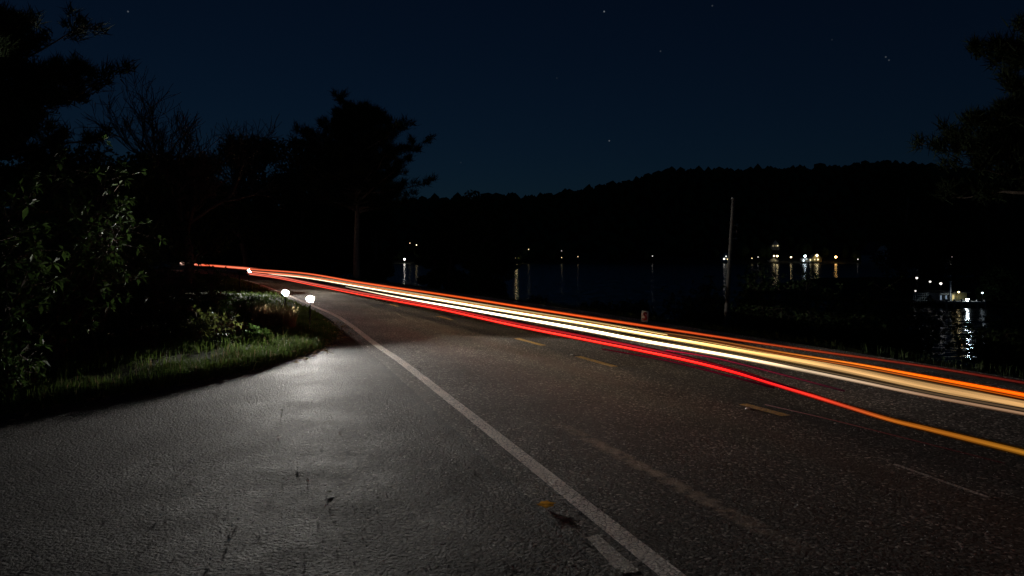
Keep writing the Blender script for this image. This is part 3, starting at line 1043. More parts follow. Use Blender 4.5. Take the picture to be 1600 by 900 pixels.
# weeds along the lake side of the road
RNG = np.random.default_rng(80)
mb = MB()
n = 13000
ii = RNG.uniform(0, len(CL) - 1.01, n); i0 = ii.astype(int)
r = PAVE_R + .02 + np.abs(RNG.normal(0, .8, n))
P = CL[i0] + (CL[i0 + 1] - CL[i0]) * (ii - i0)[:, None] + NOR[i0] * r[:, None]
kk = (P[:, 1] > 3) & (P[:, 1] < 70)
P = P[kk]
blades(mb, P[:, 0], P[:, 1], ground_z(P[:, 0], P[:, 1]), .04, .19, .005, .5)
tag(mb.build('roadside_weeds', M['dark_leaf']), 'ragged weeds along the lake side of the road', 'grass', kind='stuff')

# shrubs between road and lake
SR = 'bushes between the road and the lake'
for q, (u, Y, v, r, lab) in enumerate((
        (842, 44, 466, .9, 'small dark bush by the water, leftmost of the roadside row'),
        (934, 40, 470, .85, 'small dark bush left of the little roadside sign'),
        (988, 42, 463, 1.0, 'dark bush just behind the little roadside sign'),
        (1120, 41, 425, 1.7, 'dark bush left of the leaning pole'),
        (1172, 39, 405, 1.9, 'tall dark bush right of the leaning pole'),
        (1240, 32, 432, 2.0, 'broad dark bush in front of the lit far shore'),
        (1318, 28, 458, 2.0, 'broad dark bush right of the far dock'),
        (1385, 30, 440, 1.9, 'dark bush left of the lamp-lit water'),
        (1590, 22, 470, 1.5, 'dark bush at the right edge above the weeds'))):
    b = on_ground(u, Y)
    shrub(b, top_h(v, Y, b), r, 140 + q, lab, SR, nstem=18, nleaf=7000, leaf=.2, mat='dark_leaf', low=.03, width=.6)

# ------------------------------------------------------------------ roadside lamps on thin posts
def post_lamp(u, v, Y, power, label, aim, cut, tray_r=.078, right=True):
    g = on_ground(u, Y)
    top = at(u, v, Y)
    h = top.z - g[2]
    root = tag(empty('post_lamp', g), label, 'lamp', 'lit lamps on thin posts along the left roadside')
    a = math.atan2(aim[1], aim[0]); ca, sa = math.cos(a), math.sin(a)
    MB().tube([(0, 0, -.2), (0, 0, h - .03)], [.018, .016], 10).build('post', M['dark_metal'], root)
    # round tray below the bulb, reflector dish behind it, both added to cut and shape the light
    n = 28
    mb = MB()
    mb.tube([(0, 0, -.030), (0, 0, -.016), (0, 0, -.0125)], [.02, tray_r * .96, tray_r], n)
    cutoff_tray = mb.build('cutoff_tray', M['dark_metal'], root); cutoff_tray.location = (0, 0, h)
    mb = MB()
    rings = []
    for rr, bk in ((.004, -.055), (.04, -.05), (.068, -.037), (.09, -.014)):
        rings.append([(bk * ca - rr * math.cos(t) * sa, bk * sa + rr * math.cos(t) * ca, rr * math.sin(t) + .042) for t in np.arange(n) * 2 * math.pi / n])
    V = [p for r_ in rings for p in r_]
    F = []
    for q in range(3):
        for w in range(n):
            F.append((q * n + w, q * n + (w + 1) % n, (q + 1) * n + (w + 1) % n, (q + 1) * n + w))
    F.append(tuple(range(n)))
    mb.add(V, F)
    # outer shell, so that the dish has a thickness
    V2 = [(p[0] - .006 * ca, p[1] - .006 * sa, p[2]) for p in V]
    mb.add(V2, [tuple(reversed(f)) for f in F])
    dish = mb.build('reflector', M['metal'], root, smooth=True); dish.location = (0, 0, h)  # dish added to show as a bright disc and block light behind
    # curved shield on each side, added to keep light off the bushes and verge; cut = angle from straight towards the viewer
    for a0, a1 in ((-115, cut), (74, 115) if right else (100, 178)):
     mb = MB()
     an = np.radians(np.linspace(a0, a1, 16))
     V = []
     for rr in (.080, .083):
         for z in (-.02, .044):
             V += [(rr * math.sin(t), -rr * math.cos(t), z) for t in an]
     m_ = len(an); F = []
     for q in range(m_ - 1):
         F += [(q, q + 1, m_ + q + 1, m_ + q), (2 * m_ + q + 1, 2 * m_ + q, 3 * m_ + q, 3 * m_ + q + 1), (m_ + q, m_ + q + 1, 3 * m_ + q + 1, 3 * m_ + q), (q + 1, q, 2 * m_ + q, 2 * m_ + q + 1)]
     mb.add(V, F)
     sh = mb.build('light_shield', M['dark_metal'], root); sh.location = (0, 0, h)
    bl = MB().sphere((0, 0, 0), .018, 12, 8).build('bulb', M['bulb'], root)
    bl.location = (-.028 * ca, -.028 * sa, h + .024)
    ld = bpy.data.lights.new('lamp_light', 'POINT')
    ld.energy = power; ld.shadow_soft_size = .004; ld.color = (1, .955, .88)
    lo = bpy.data.objects.new('lamp_light', ld); COL.objects.link(lo); lo.parent = root
    lo.location = (.0, .0, h + .0005)
    return root


M['bulb'] = emit('lamp_bulb', (1, .97, .9), 60)
post_lamp(484.5, 471, 17.2, 2200, 'brightest white lamp on a thin post at the tip of the grass', (.1, -1), -10)
post_lamp(445.5, 461.5, 17.7, 1050, 'white lamp on a thin post, left one of the close pair', (.1, -1), -10)
post_lamp(389, 425, 34.5, 3600, 'far white lamp on a dark post where the streaks begin', (1, -.25), 15, .042, False)

# bare marker post near the far lamp
g = on_ground(374.5, 37)
root = tag(empty('marker_post', g), 'short dark marker post with small plate left of the far lamp', 'post')
MB().box((0, 0, .35), (.06, .04, 1.0)).build('post', M['dark_metal'], root)
MB().box((.08, -.03, .78), (.34, .012, .16), .0).build('plate', M['dark_metal'], root)

# ------------------------------------------------------------------ streaks of passing vehicle lights
def smooth_px(px, z):
    P = [gp(u, v, z) for u, v in px]
    A = catmull(np.array([(p.x, p.y) for p in P]), 8)
    U = catmull(np.array([(u, v) for u, v in px], float), 8)[:, 0]
    return A, U


def trail(label, px, z, strands, run_on=True, name='light_streak'):
    """strands: list of (dx_across, dz, radius, [(u, r, g, b), ...])"""
    A, U = smooth_px(px, z)
    if run_on:                                        # goes on past the picture's right edge
        d = unit(A[-1] - A[-4])
        ext = np.array([A[-1] + d * t for t in np.linspace(.6, 14, 12)])
        A = np.concatenate([A, ext]); U = np.concatenate([U, U[-1] + np.linspace(5, 300, 12)])
    T = unit(np.gradient(A, axis=0)); Nn = np.stack([T[:, 1], -T[:, 0]], 1)
    mb = MB()
    for (dx, dz, rad, keys) in strands:
        ku = [q[0] for q in keys]
        C = np.stack([np.interp(U, ku, [q[1 + w] for q in keys]) for w in range(3)], 1)
        P = np.concatenate([A + Nn * dx, np.full((len(A), 1), z + dz)], 1)
        rr = np.interp(U, [q[0] for q in keys], [q[4] if len(q) > 4 else rad for q in keys])
        for s_, q_ in ((-.55, .55), (-.18, 1.1), (.18, .95), (.55, .6)):                    # a lamp leaves several fine lines, not one
            P1 = P.copy(); P1[:, 2] += s_ * rr
            wv = 1 + .16 * np.sin(U * .021 + 3 * s_ + z * 40) + .08 * np.sin(U * .067 + 9 * s_)
            mb.tube(P1, rr * .27, 6, cols=C * q_ * wv[:, None], cap=False)
        for s_, q_, w_ in ((-1, .13, .86), (1, .13, .86), (-1, .035, 1.12), (1, .035, 1.12)):   # dimmer fringe above and below each lamp's path
            P2 = P.copy(); P2[:, 2] += s_ * rr * w_
            mb.tube(P2, rr * .2, 5, cols=C * q_, cap=False)
        while len(mb.c) and sum(len(c) for c in mb.c) < mb.n:
            mb.c.append(np.zeros((mb.n - sum(len(c) for c in mb.c), 3)))
    o = mb.build(name, M['glow'])
    return tag(o, label, 'light streak', 'streaks of passing vehicle lights')


T4 = [(389, 424.5), (468, 431.5), (560, 446), (620, 456), (760, 479.5), (900, 502), (1000, 519), (1150, 545), (1300, 573), (1450, 604), (1600, 633)]
T5 = [(540, 448), (620, 464), (760, 488), (900, 512), (1000, 531), (1150, 557), (1300, 587), (1450, 618), (1600, 646)]
T6 = [(389, 427), (430, 432.5), (496, 445.5), (560, 458), (620, 469), (690, 482), (795, 505), (900, 526), (1000, 546), (1075, 562), (1150, 581), (1210, 600), (1300, 628), (1385, 654), (1450, 670), (1600, 707)]
T1 = [(389, 420.5), (470, 426.5), (560, 441), (690, 460), (830, 482), (1000, 508), (1187, 536), (1300, 552), (1450, 573), (1600, 598)]
T2 = [(1040, 520), (1112, 531), (1225, 551), (1337, 568.5), (1450, 589), (1600, 617)]
T3 = [(1150, 539), (1281, 562), (1412, 585), (1600, 621.5)]
T8 = [(1040, 547), (1100, 556), (1150, 567), (1240, 590), (1320, 611)]
T9 = [(940, 545), (1040, 563), (1130, 585), (1210, 606)]
T10 = [(1195, 632), (1300, 656), (1420, 686), (1570, 724)]
T7 = [(282, 411.6), (300, 413), (330, 415), (381, 419), (430, 424)]
WH = (11, 8.4, 5.0); TN = (.80, .45, .17); TN2 = (.42, .24, .14)
trail('thick white headlight streak turning golden to the right, upper of the white pair', T4, .60,
      [(0, 0, .055, [(389, 2.4, 2.0, 1.6, .085), (600, *WH, .055), (900, 8.5, 5.8, 2.2, .038), (1100, 2.6, 1.5, .45, .038), (1300, *TN, .04), (1600, .70, .38, .14, .042)]),
       (.09, .03, .03, [(389, 1.4, .3, .15, .05), (700, .9, .4, .1, .02), (1000, .3, .12, .03, .010), (1200, .05, .02, .01, .003), (1230, .03, .012, .005, .0002), (1600, .0, .0, .0, .0002)])])
trail('white headlight streak fading to tan at the right, lower of the white pair', T5, .60,
      [(0, 0, .045, [(540, .6, .55, .4, .012), (700, 6.5, 5.2, 3.4, .024), (900, *WH, .032), (1050, 6.0, 4.2, 2.3, .027), (1250, .75, .55, .36, .025), (1450, *TN2, .018), (1600, .32, .18, .10, .017)]),
       (.05, .035, .02, [(540, .1, .07, .02, .0002), (620, .1, .07, .02, .004), (900, .14, .10, .03, .01), (1200, .12, .08, .04, .01), (1600, .09, .055, .03, .012)])])
trail('bright red tail-light streak nearest the camera, swerving towards the yellow line', T6, .60,
      [(0, 0, .04, [(389, 3.0, .6, .35, .09), (496, 3.4, .22, .12, .06), (690, 5.2, .13, .08, .042), (900, 5.2, .13, .08, .034), (1150, 3.2, .035, .03, .024), (1210, 1.6, .03, .03, .02), (1320, .6, .06, .02, .017), (1400, .5, .13, .012, .017), (1600, .36, .14, .012, .02)]),
       (.10, .045, .03, [(389, .9, .2, .14, .05), (690, .6, .025, .02, .025), (1000, .45, .015, .025, .02), (1100, .22, .006, .012, .014), (1250, .04, .0, .006, .004), (1290, .03, .0, .003, .0002), (1600, .0, .0, .0, .0002)]),
       (-.10, -.05, .02, [(389, .2, .07, .05, .02), (690, .12, .005, .008, .014), (1000, .10, .003, .01, .011), (1200, .05, .0, .005, .004), (1260, .03, 0, 0, .0002), (1600, 0, 0, 0, .0002)])])
trail('thin orange-red streak along the far lane, topmost of all', T1, .85,
      [(0, 0, .03, [(389, 1.2, .2, .08, .05), (690, 1.1, .13, .02, .026), (1000, 1.0, .11, .02, .018), (1200, .5, .06, .015, .012), (1400, .18, .02, .01, .010), (1600, .11, .01, .007, .010)])])
trail('vivid orange streak between the golden streak and the thin dark red one', T2, .75,
      [(0, 0, .028, [(1040, .2, .07, .02, .008), (1160, .35, .11, .025, .011), (1300, .9, .23, .025, .011), (1450, 2.0, .27, .008, .014), (1600, 2.1, .21, .005, .017)]),
       (-.03, -.028, .018, [(1040, .08, .025, .01, .007), (1300, .4, .09, .015, .009), (1600, .65, .11, .005, .010)])])
trail('narrow deep red streak hugging the golden streak at the right', T3, .68,
      [(0, 0, .02, [(1150, .04, .0, .0, .006), (1300, .4, .01, .008, .012), (1600, .5, .008, .008, .017)])])
trail('faint pink streak fading out just above the bright red one', T8, .62,
      [(0, 0, .01, [(1040, .5, .02, .05, .010), (1150, .18, .012, .03, .009), (1240, .10, .01, .02, .008), (1320, .03, .005, .01, .006)])], run_on=False)
trail('faint dark red streak fading out just below the bright red one', T9, .58,
      [(0, 0, .01, [(940, .12, .0, .01, .006), (1040, .10, .003, .012, .008), (1130, .08, .002, .01, .008), (1210, .03, .0, .004, .006)])], run_on=False)
trail('hair-thin dim red streak right of the nearest yellow dash', T10, .3,
      [(0, 0, .004, [(1195, .10, .05, .045, .004), (1300, .07, .018, .016, .003), (1420, .05, .01, .01, .003), (1570, .02, .002, .003, .002)])], run_on=False)
trail('far red streak beyond the bend, seen through the dark bush', T7, .8,
      [(0, 0, .12, [(282, 2.2, 1.4, 1.1, .2), (292, 1.6, .5, .3, .14), (320, 1.2, .16, .06, .11), (381, 1.5, .3, .15, .10), (430, 1.0, .18, .08, .05)])], run_on=False)

# ------------------------------------------------------------------ leaning pole and little sign
g = on_ground(1130, 35)
root = tag(empty('utility_pole', g), 'weathered wooden pole leaning right beside the lake', 'pole')
tp = at(1146, 310, 35)
dx, dzp = tp.x - g[0], tp.z - g[2]
base_dx = (1131 - 1130) * 35 / FPX
MB().tube([(base_dx * t + dx * t, .1 * t, -.6 + (dzp + .6) * t) for t in np.linspace(0, 1, 9)], np.linspace(.12, .08, 9), 12).build('shaft', M['dark_wood'], root, smooth=True)
MB().tube([(dx, .1, dzp - .02), (dx, .1, dzp + .06)], [.085, .07], 12).build('cap', M['metal'], root)
for f in (.84, .80, .76):
    p = (dx * f, .1 * f, -.6 + (dzp + .6) * f)
    MB().box((p[0] + .16, p[1] - .02, p[2]), (.22, .05, .045)).build('bracket', M['metal'], root)
    MB().tube([(p[0] + .26, p[1] - .02, p[2] - .06), (p[0] + .26, p[1] - .02, p[2] + .02), (p[0] + .26, p[1] - .02, p[2] + .09)], [.035, .05, .025], 10).build('insulator', M['metal'], root)

Ys = 19.4
g = ((1007 - 800) * Ys / FPX, Ys, 0.0)
root = tag(empty('roadside_sign', g), 'small leaning white sign with a red symbol beyond the streaks', 'sign')
c = at(1007.5, 494.5, Ys)
lx, lz = c.x - g[0], c.z - g[2]
tl = math.radians(6)
MB().tube([(-.03, .07, -.1), (lx, .07, lz + .12)], [.025, .022], 8).build('post', M['metal'], root)
ca, sa = math.cos(tl), math.sin(tl)
KS = .90
def spt(x, z, y=0.0): return (lx + (x * ca * 1.0 + z * sa) * KS, y - x * .5, lz + (-x * sa + z * ca) * KS)
def sheet(poly, y0, y1, name, mat):
    n = len(poly)
    vs = [spt(x, z, y0) for x, z in poly] + [spt(x, z, y1) for x, z in poly]
    return MB().add(vs, [tuple(range(n)), tuple(range(2 * n - 1, n - 1, -1))] + [(q, q + n, (q + 1) % n + n, (q + 1) % n) for q in range(n)]).build(name, mat, root)
sheet([(-.095, -.165), (.095, -.165), (.095, .165), (-.095, .165)], 0.0, -.006, 'panel', M['sign_white'])
S = [(.055, .085), (.03, .125), (-.02, .13), (-.06, .095), (-.055, .045), (-.01, .012), (.012, -.02), (.008, -.06), (-.03, -.065), (-.05, -.04), (-.075, -.07), (-.045, -.115), (.01, -.12), (.06, -.085),
     (.065, -.02), (.035, .03), (-.005, .06), (-.005, .08), (.02, .08), (.03, .06)]
sheet(S[::-1], -.0085, -.012, 'red_symbol', M['sign_red'])

# ------------------------------------------------------------------ small things on the asphalt
RNG = np.random.default_rng(90)
mb = MB()
N_ = 5200
gy = 2.4 + 13 * RNG.uniform(0, 1, N_) ** 1.6
gx = (RNG.uniform(-20, 1620, N_) - 800) * gy / FPX
kp = (poly_sdf(gx, gy, BANK) < -.05) & (lateral(gx, gy) < 4.6)
gx, gy = gx[kp], gy[kp]; N_ = len(gx)
gs = RNG.uniform(.002, .0056, N_) * (1 + 1.0 * (RNG.uniform(0, 1, N_) > .93))
OCT = np.array([(1, 0, 0), (-1, 0, 0), (0, 1, 0), (0, -1, 0), (0, 0, .8), (0, 0, -.8)])
OF = np.array([(0, 2, 4), (2, 1, 4), (1, 3, 4), (3, 0, 4), (2, 0, 5), (1, 2, 5), (3, 1, 5), (0, 3, 5)])
GV = OCT[None] * RNG.uniform(.6, 1.3, (N_, 6, 1)) * gs[:, None, None] + np.stack([gx, gy, gs * .5], 1)[:, None, :]
mb.add(GV.reshape(-1, 3), (OF[None] + (np.arange(N_) * 6)[:, None, None]).reshape(-1, 3))
tag(mb.build('loose_gravel', M['stone']), 'tiny pale stones scattered over the asphalt', 'gravel', kind='stuff')


def fallen_leaf(p, size, rz, mat, label, curl=.25, lobes=None, tilt=0.0):
    L = lobes or [(-1, .05), (-.62, .22), (-.35, .52), (-.08, .42), (.22, .60), (.42, .30), (1, .18), (.62, -.06), (.72, -.42), (.25, -.36), (-.12, -.62), (-.28, -.30), (-.62, -.22)]
    n = len(L)
    root = tag(empty('fallen_leaf', p), label, 'leaf', 'leaves lying on the asphalt')
    root.rotation_euler = (tilt, 0, rz)
    root.location.z += math.sin(tilt) * size * .5
    def zf(x, y): return size * (.04 + curl * (x * x * .35 + y * y * .5) + .06 * math.sin(5 * x + 3 * y))
    vs = [(0, 0, zf(0, 0))] + [(x * size * .45, y * size * .45, zf(x * .45, y * .45)) for x, y in L] + [(x * size, y * size, zf(x, y)) for x, y in L]
    top = [(0, 1 + q, 1 + (q + 1) % n) for q in range(n)] + [(1 + q, 1 + n + q, 1 + n + (q + 1) % n, 1 + (q + 1) % n) for q in range(n)]
    mb = MB().add(vs, top)
    mb.build('blade', mat, root)
    MB().tube([(-size * 1.35, -size * .06, .003), (-size * .9, .0, zf(-.9, 0) + .001), (0, 0, zf(0, 0) + .002), (size * .85, size * .12, zf(.85, .12) + .001)], [.0022, .002, .0016, .001], 5).build('stalk', M['leaf_brown'], root)


p = gp(853, 791); fallen_leaf((p.x, p.y, .001), .078, .12, M['leaf_orange'], 'curled orange leaf beside the white edge line', .12, tilt=.24)
p = gp(516, 768); fallen_leaf((p.x, p.y, .001), .032, .9, M['leaf_brown'], 'small brown leaf on the near apron, left of the orange leaf', .1)
p = gp(249, 718); fallen_leaf((p.x, p.y, .001), .034, .3, M['leaf_brown'], 'small dark leaf flat on the apron below the grass', .2)
p = gp(859, 611); fallen_leaf((p.x, p.y, .001), .04, 1.5, M['leaf_brown'], 'small dark leaf in the lane right of the edge line', .15)
p = gp(176, 801); fallen_leaf((p.x, p.y, .001), .03, 2.0, M['leaf_brown'], 'small dark leaf farthest left on the near apron', .12)
p = gp(658, 577); fallen_leaf((p.x, p.y, .001), .05, .2, M['leaf_brown'], 'dark leaf in the lane beside the shadow edge', .3)

for (u, v, lab) in ((893, 554.5, 'white raised reflector by the second yellow dash'), (1168, 639, 'pale raised reflector beside the nearest yellow dash'), (1523, 612, 'pinkish raised reflector under the golden streak at the right')):
    p = gp(u, v)
    root = tag(empty('road_reflector', (p.x, p.y, .0), -.35), lab, 'reflector', 'raised reflectors on the road')
    MB().box((0, 0, .007), (.055, .05, .014), 0, .6).build('body', M['sign_white'], root)
    MB().box((0, -.024, .006), (.04, .006, .007), 0, .9).build('lens', M['stone'], root)

# ------------------------------------------------------------------ far shore: lamps, houses, docks
def shore_lamp(u, v, Y, r, col, strength, label, group='lamps across the lake', floor=-5.0, arm=False):
    top = at(u, v, Y)
    zb = max(floor, float(hill_z(np.array([top.x]), np.array([Y]))[0])) if Y > 600 else floor
    zb = min(zb, top.z - 1.0)
    root = tag(empty('shore_lamp', (top.x, Y, zb)), label, 'lamp', group)
    h = top.z - zb
    MB().tube([(0, .0, 0), (0, .0, h - r * .8)], [r * .22, r * .18], 6).build('post', M['dark_metal'], root)
    key = 'bulb_%.2f_%.2f_%.2f_%g' % (*col, strength)
    if key not in M: M[key] = emit(key, col, strength)
    MB().sphere((0, 0, h), r, 12, 8).build('globe', M[key], root, smooth=True)
    MB().tube([(0, 0, h + r * .75), (0, 0, h + r * 1.1)], [r * .95, r * .3], 10).build('hood', M['dark_metal'], root)
    return root


W_, Y_, O_, C_ = (1, .95, .85), (1, .8, .42), (1, .55, .16), (.75, .92, 1)
for (u, v, r, col, s, lab) in (
        (632, 405, .75, W_, 16, 'white lamp at the water just right of the large pine'),
        (640.5, 380, .32, Y_, 3, 'faint house lamp up the slope, left of two, right of the large pine'),
        (651, 382.5, .5, Y_, 6, 'yellow lamp up the slope, right of two, right of the large pine'),
        (807, 402.5, .95, Y_, 10, 'bright warm lamp alone at the far waterline near the shore trees'),
        (826, 389.5, .4, Y_, 2, 'small lamp above and right of the bright warm one'),
        (877.5, 392, .34, W_, 1, 'upper dim lamp of a stacked pair on the far shore'),
        (877.5, 402.5, .36, Y_, 1.6, 'lower dim lamp of a stacked pair on the far shore'),
        (903, 401, .38, Y_, 1.6, 'small lamp right of the stacked pair'),
        (1019.5, 400, .4, W_, 1.6, 'lone small lamp midway along the far shore'),
        (1175, 403.5, .42, Y_, 2, 'small lamp between the leaning pole and the far dock, left'),
        (1184.5, 401.5, .4, W_, 1.6, 'small lamp between the leaning pole and the far dock, right'),
        (1209.5, 399.8, .7, Y_, 6, 'left one of two lamps at the dock\'s left end'),
        (1214.5, 400, .85, Y_, 7, 'right one of two lamps at the dock\'s left end'),
        (1236, 401.8, .7, Y_, 6, 'yellow lamp between the dock\'s left end and the blue-white lamp'),
        (1258, 400, .95, C_, 14, 'blue-white lamp on the far dock'),
        (1276.5, 399, .9, Y_, 11, 'warm lamp above the yellow house on the far dock'),
        (1306, 401.5, 1.0, O_, 13, 'orange lamp at the right end of the far dock'),
        (1340.5, 405, .42, W_, 2, 'small white lamp right of the orange one'),
        (1433, 392, .25, W_, 1.5, 'faint lamp over the point'),
        (1487, 402, .75, W_, 3, 'dim elongated lamp on the slope above the boathouse')):
    shore_lamp(u, v, 652.0 if u < 1400 else 660, r, col, s, lab)


def gable_house(u0, u1, v_eave, v_ridge, v_base, Y, depth, label, mat, wins, lit=None, group=None, name='house'):
    """house whose gable looks over the water; wins = (u, v, width px, height px, colour, strength)"""
    a, bq = at(u0, v_base, Y), at(u1, v_base, Y)
    k = Y / FPX
    cx = (a.x + bq.x) / 2; w = bq.x - a.x
    ze, zr = at(0, v_eave, Y).z - a.z, at(0, v_ridge, Y).z - a.z
    root = tag(empty(name, (cx, Y, a.z)), label, 'house', group)
    hw = w / 2
    V = [(-hw, 0, -1.5), (hw, 0, -1.5), (hw, 0, ze), (0, 0, zr), (-hw, 0, ze)]
    V += [(x, depth, z) for x, y, z in V]
    MB().add(V, [(0, 1, 2, 3, 4), (9, 8, 7, 6, 5), (0, 4, 9, 5), (1, 6, 7, 2), (0, 5, 6, 1), (4, 3, 8, 9), (3, 2, 7, 8)]).build('wall', mat, root)
    rf = MB(); t = max(.12, .25 * k * 4)
    for s in (-1, 1):
        o_ = hw * .14
        sl = (zr - ze) / hw
        R = [(0, -o_, zr + .02), (s * (hw + o_), -o_, ze - sl * o_ + .02), (s * (hw + o_), depth + o_, ze - sl * o_ + .02), (0, depth + o_, zr + .02)]
        R2 = [(x, y, z + t) for x, y, z in R]
        rf.add(R + R2, [(3, 2, 1, 0), (4, 5, 6, 7), (0, 1, 5, 4), (1, 2, 6, 5), (2, 3, 7, 6)])
    rf.build('roof', M['roof'], root)
    for (u, v, pw, ph, col, s) in wins:
        c_ = at(u, v, Y)
        key = 'win_%.2f_%.2f_%g' % (col[1], col[2], s)
        if key not in M: M[key] = emit(key, col, s)
        x, z = c_.x - cx, c_.z - a.z
        fr = MB()
        W2, H2 = pw * k / 2, ph * k / 2
        bw = max(.06, W2 * .16)
        for bx_, bz_, bw_, bh_ in ((x - W2 - bw / 2, z, bw, H2 * 2 + 2 * bw), (x + W2 + bw / 2, z, bw, H2 * 2 + 2 * bw), (x, z - H2 - bw / 2, W2 * 2, bw), (x, z + H2 + bw / 2, W2 * 2, bw)):
            fr.box((bx_, -.04, bz_), (bw_, .12, bh_))
        f_ = fr.build('window_frame', M['siding'], root)
        MB().box((x, -.012, z), (W2 * 2, .03, H2 * 2)).build('pane', M[key], f_)
    return root


gable_house(1205.5, 1217.5, 382, 375, 388.5, 690, 8, 'grey gabled house up the slope above the far dock, windows lit', M['siding'],
            [(1208, 384.2, 1.7, 1.4, Y_, .5), (1211.5, 384, 1.2, 1.4, Y_, .35), (1215, 384, 1.9, 1.9, Y_, 1.5)])
gable_house(1129, 1139, 399.5, 394, 410.5, 654, 8, 'small lit cottage on the far shore behind the leaning pole', M['siding'],
            [(1131.5, 404.5, 2.4, 2.2, W_, 3.0), (1134.5, 400.5, 1.6, 1.4, W_, 2.5), (1136.5, 405, 1.5, 2, Y_, 2.0)])
gable_house(1268.5, 1284, 402.5, 396.8, 410.3, 656, 9, 'yellow boathouse with a gable on the far dock', M['yellow_siding'],
            [(1273, 405.5, 1.5, 2.0, Y_, 1.6), (1278, 405.5, 2.0, 2.2, Y_, 3.0), (1276.5, 401.5, 1.4, 1.4, Y_, 1.0)])
gable_house(1253, 1263, 404, 401.8, 410.3, 657, 6, 'small pale hut under the blue-white lamp', M['siding'],
            [(1255.5, 407, 1.7, 3.2, C_, 4.0), (1260, 404.8, 3.2, 1.0, C_, 1.2), (1264.2, 406.4, .1, .1, C_, .3)][:2])
gable_house(1264.4, 1268, 404.5, 403.0, 410.3, 656.5, 5, 'tiny lit shed between the hut and the yellow boathouse', M['siding'],
            [(1266.2, 406, 1.6, 2.0, Y_, 2.6)])
gable_house(1202, 1216, 406, 402.8, 410.3, 655, 6, 'low pale shed under the two dock lamps', M['siding'], [(1211.5, 407, 1.6, 1.4, Y_, .5)])
b0 = at(1378, 412, 240)
gable_house(1366, 1393, 396, 378.5, 411.5, 240, 9, 'unlit pale house with a steep gable, dim among the trees', M['siding'],
            [(1387.5, 391, 3.2, 3.6, (.1, .1, .12), .004), (1387, 400, 3.2, 5, (.1, .1, .12), .004), (1372, 404, 2.6, 4, (.1, .1, .12), .004)])


def dock(u0, u1, v, Y, deep, label, posts=9):
    a, bq = at(u0, v, Y), at(u1, v, Y)
    w = bq.x - a.x
    root = tag(empty('dock', (a.x, Y, a.z)), label, 'dock')
    k = Y / FPX
    nb = 12
    for q in range(nb):
        MB().box((w * (q + .5) / nb, deep / 2, 0), (w / nb * .97, deep, .35)).build('deck_panel', M['deck'], root)
    for q in range(posts):
        MB().tube([(w * q / (posts - 1), .15, -3), (w * q / (posts - 1), .15, .5)], [.13, .13], 6).build('post', M['wood'], root)
    return root


dock(1199, 1309, 409.8, 650, 5, 'long lit dock along the far shore under the coloured lamps', 12)

# the point of land on the right: boathouse, dock, lamps
Yb = 101.0
a = at(1467, 471.5, Yb)
root = tag(empty('boathouse', (a.x, Yb, -4.55)), 'low pale boathouse with yellow end wall and flat roof on the point', 'boathouse')
k = Yb / FPX
zt = at(0, 458, Yb).z + 4.55
w1, w2 = 17 * k, 27 * k
MB().box((w1 / 2, 1.5, zt / 2), (w1, 3, zt)).build('wall', M['siding'], root)
MB().box((w1 + w2 / 2 + .01, 1.52, zt * .52), (w2, 2.9, zt * 1.04)).build('end_wall', M['yellow_siding'], root)
MB().box(((w1 + w2) / 2, 1.4, zt * 1.04 + .07), (w1 + w2 + .5, 3.7, .12)).build('roof', M['roof'], root)
M['win_cool'] = emit('win_cool', (.55, .75, 1), .30); M['win_warm'] = emit('win_warm', (1, .82, .35), .7)
for q, x in enumerate((.16, .40, .64, .88)):
    f_ = MB().box((w1 * x, -.03, zt * .5), (w1 * .19, .06, zt * .62)).build('window_frame', M['dark_metal'], root)
    MB().box((w1 * x, -.07, zt * .5), (w1 * .12, .03, zt * .5)).build('pane', M['win_cool'] if q % 2 == 0 else M['roof'], f_)
f_ = MB().box((w1 + w2 * .2, .03, zt * .5), (w2 * .2, .06, zt * .75)).build('door_frame', M['siding'], root)
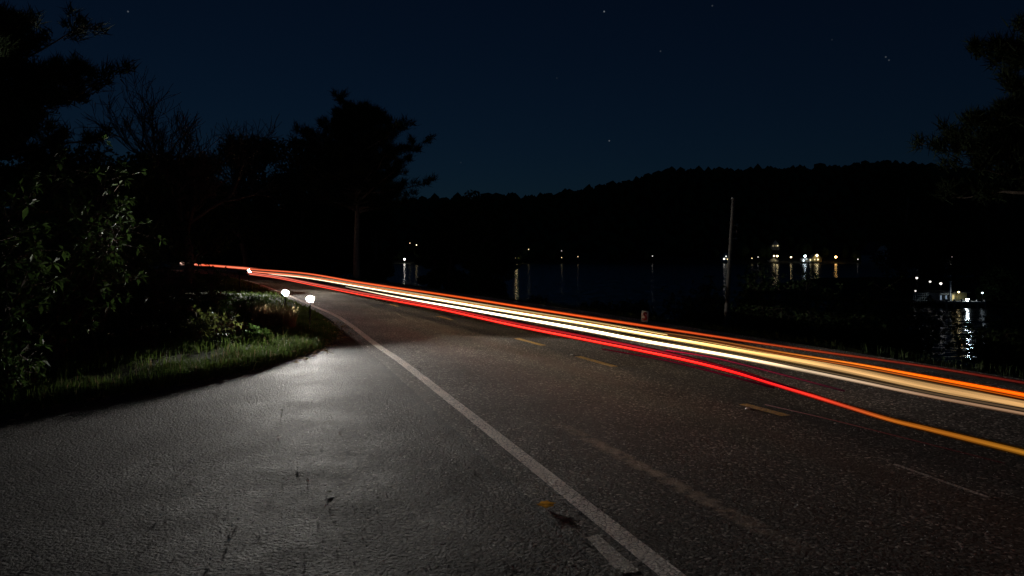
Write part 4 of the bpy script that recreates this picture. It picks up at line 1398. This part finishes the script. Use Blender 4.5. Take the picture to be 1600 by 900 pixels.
MB().box((w1 + w2 * .2, -.012, zt * .5), (w2 * .12, .03, zt * .62)).build('pane', M['win_warm'], f_)

# railing panels left of the boathouse
for (u0, u1, v0, v1, lab) in ((1428, 1450.5, 458, 461.5, 'upper pale railing left of the boathouse'), (1427, 1450.5, 465, 469.5, 'lower pale railing left of the boathouse')):
    a = at(u0, v1, 100.0); bq = at(u1, v0, 100.0)
    root = tag(empty('railing', (a.x, 100.0, -4.55)), lab, 'railing', 'railings on the point')
    w, h0, h1 = bq.x - a.x, a.z + 4.55, bq.z + 4.55
    for z in (h0, h1):
        MB().box((w / 2, 0, z), (w, .05, .06)).build('rail', M['siding'], root)
    for q in range(9):
        MB().box((w * q / 8, .06, h1 / 2), (.05, .05, h1)).build('baluster', M['siding'], root)

dock(1480, 1540, 473.5, 97, 3, 'short dark dock below the white lamp on the point', 6)
g = at(1484.5, 471, 99.5)
root = tag(empty('white_post', (g.x, 99.5, -4.55)), 'tall pale post in front of the boathouse', 'post')
MB().tube([(0, 0, 0), (.02, 0, 1.3), (.05, 0, at(0, 440, 99.5).z + 4.55)], [.16, .13, .09], 10).build('shaft', M['siding'], root, smooth=True)
MB().box((.05, 0, at(0, 440, 99.5).z + 4.56), (.34, .2, .08)).build('cap', M['siding'], root)
for (u, v, Y, r, col, s, lab) in (
        (1512, 468.3, 97.5, .20, C_, 60, 'strong blue-white lamp low on the short dock'),
        (1535, 457.6, 99, .12, C_, 4, 'dim white lamp right of the strong dock lamp'),
        (1432.5, 434.3, 105, .15, W_, 2.2, 'highest small lamp on the point'),
        (1453.3, 440, 105, .14, W_, 1.8, 'middle small lamp on the point, left of the pale post'),
        (1470, 443, 105, .17, W_, 2.4, 'round lamp just left of the pale post'),
        (1430.5, 454.5, 103, .12, W_, 1.2, 'low small lamp above the railings')):
    shore_lamp(u, v, Y, r, col, s, lab, 'lamps on the point', -4.55)
shore_lamp(1498, 456.5, 100.2, .10, Y_, 12, 'warm lamp at the roof edge of the boathouse', 'lamps on the point', -4.55)
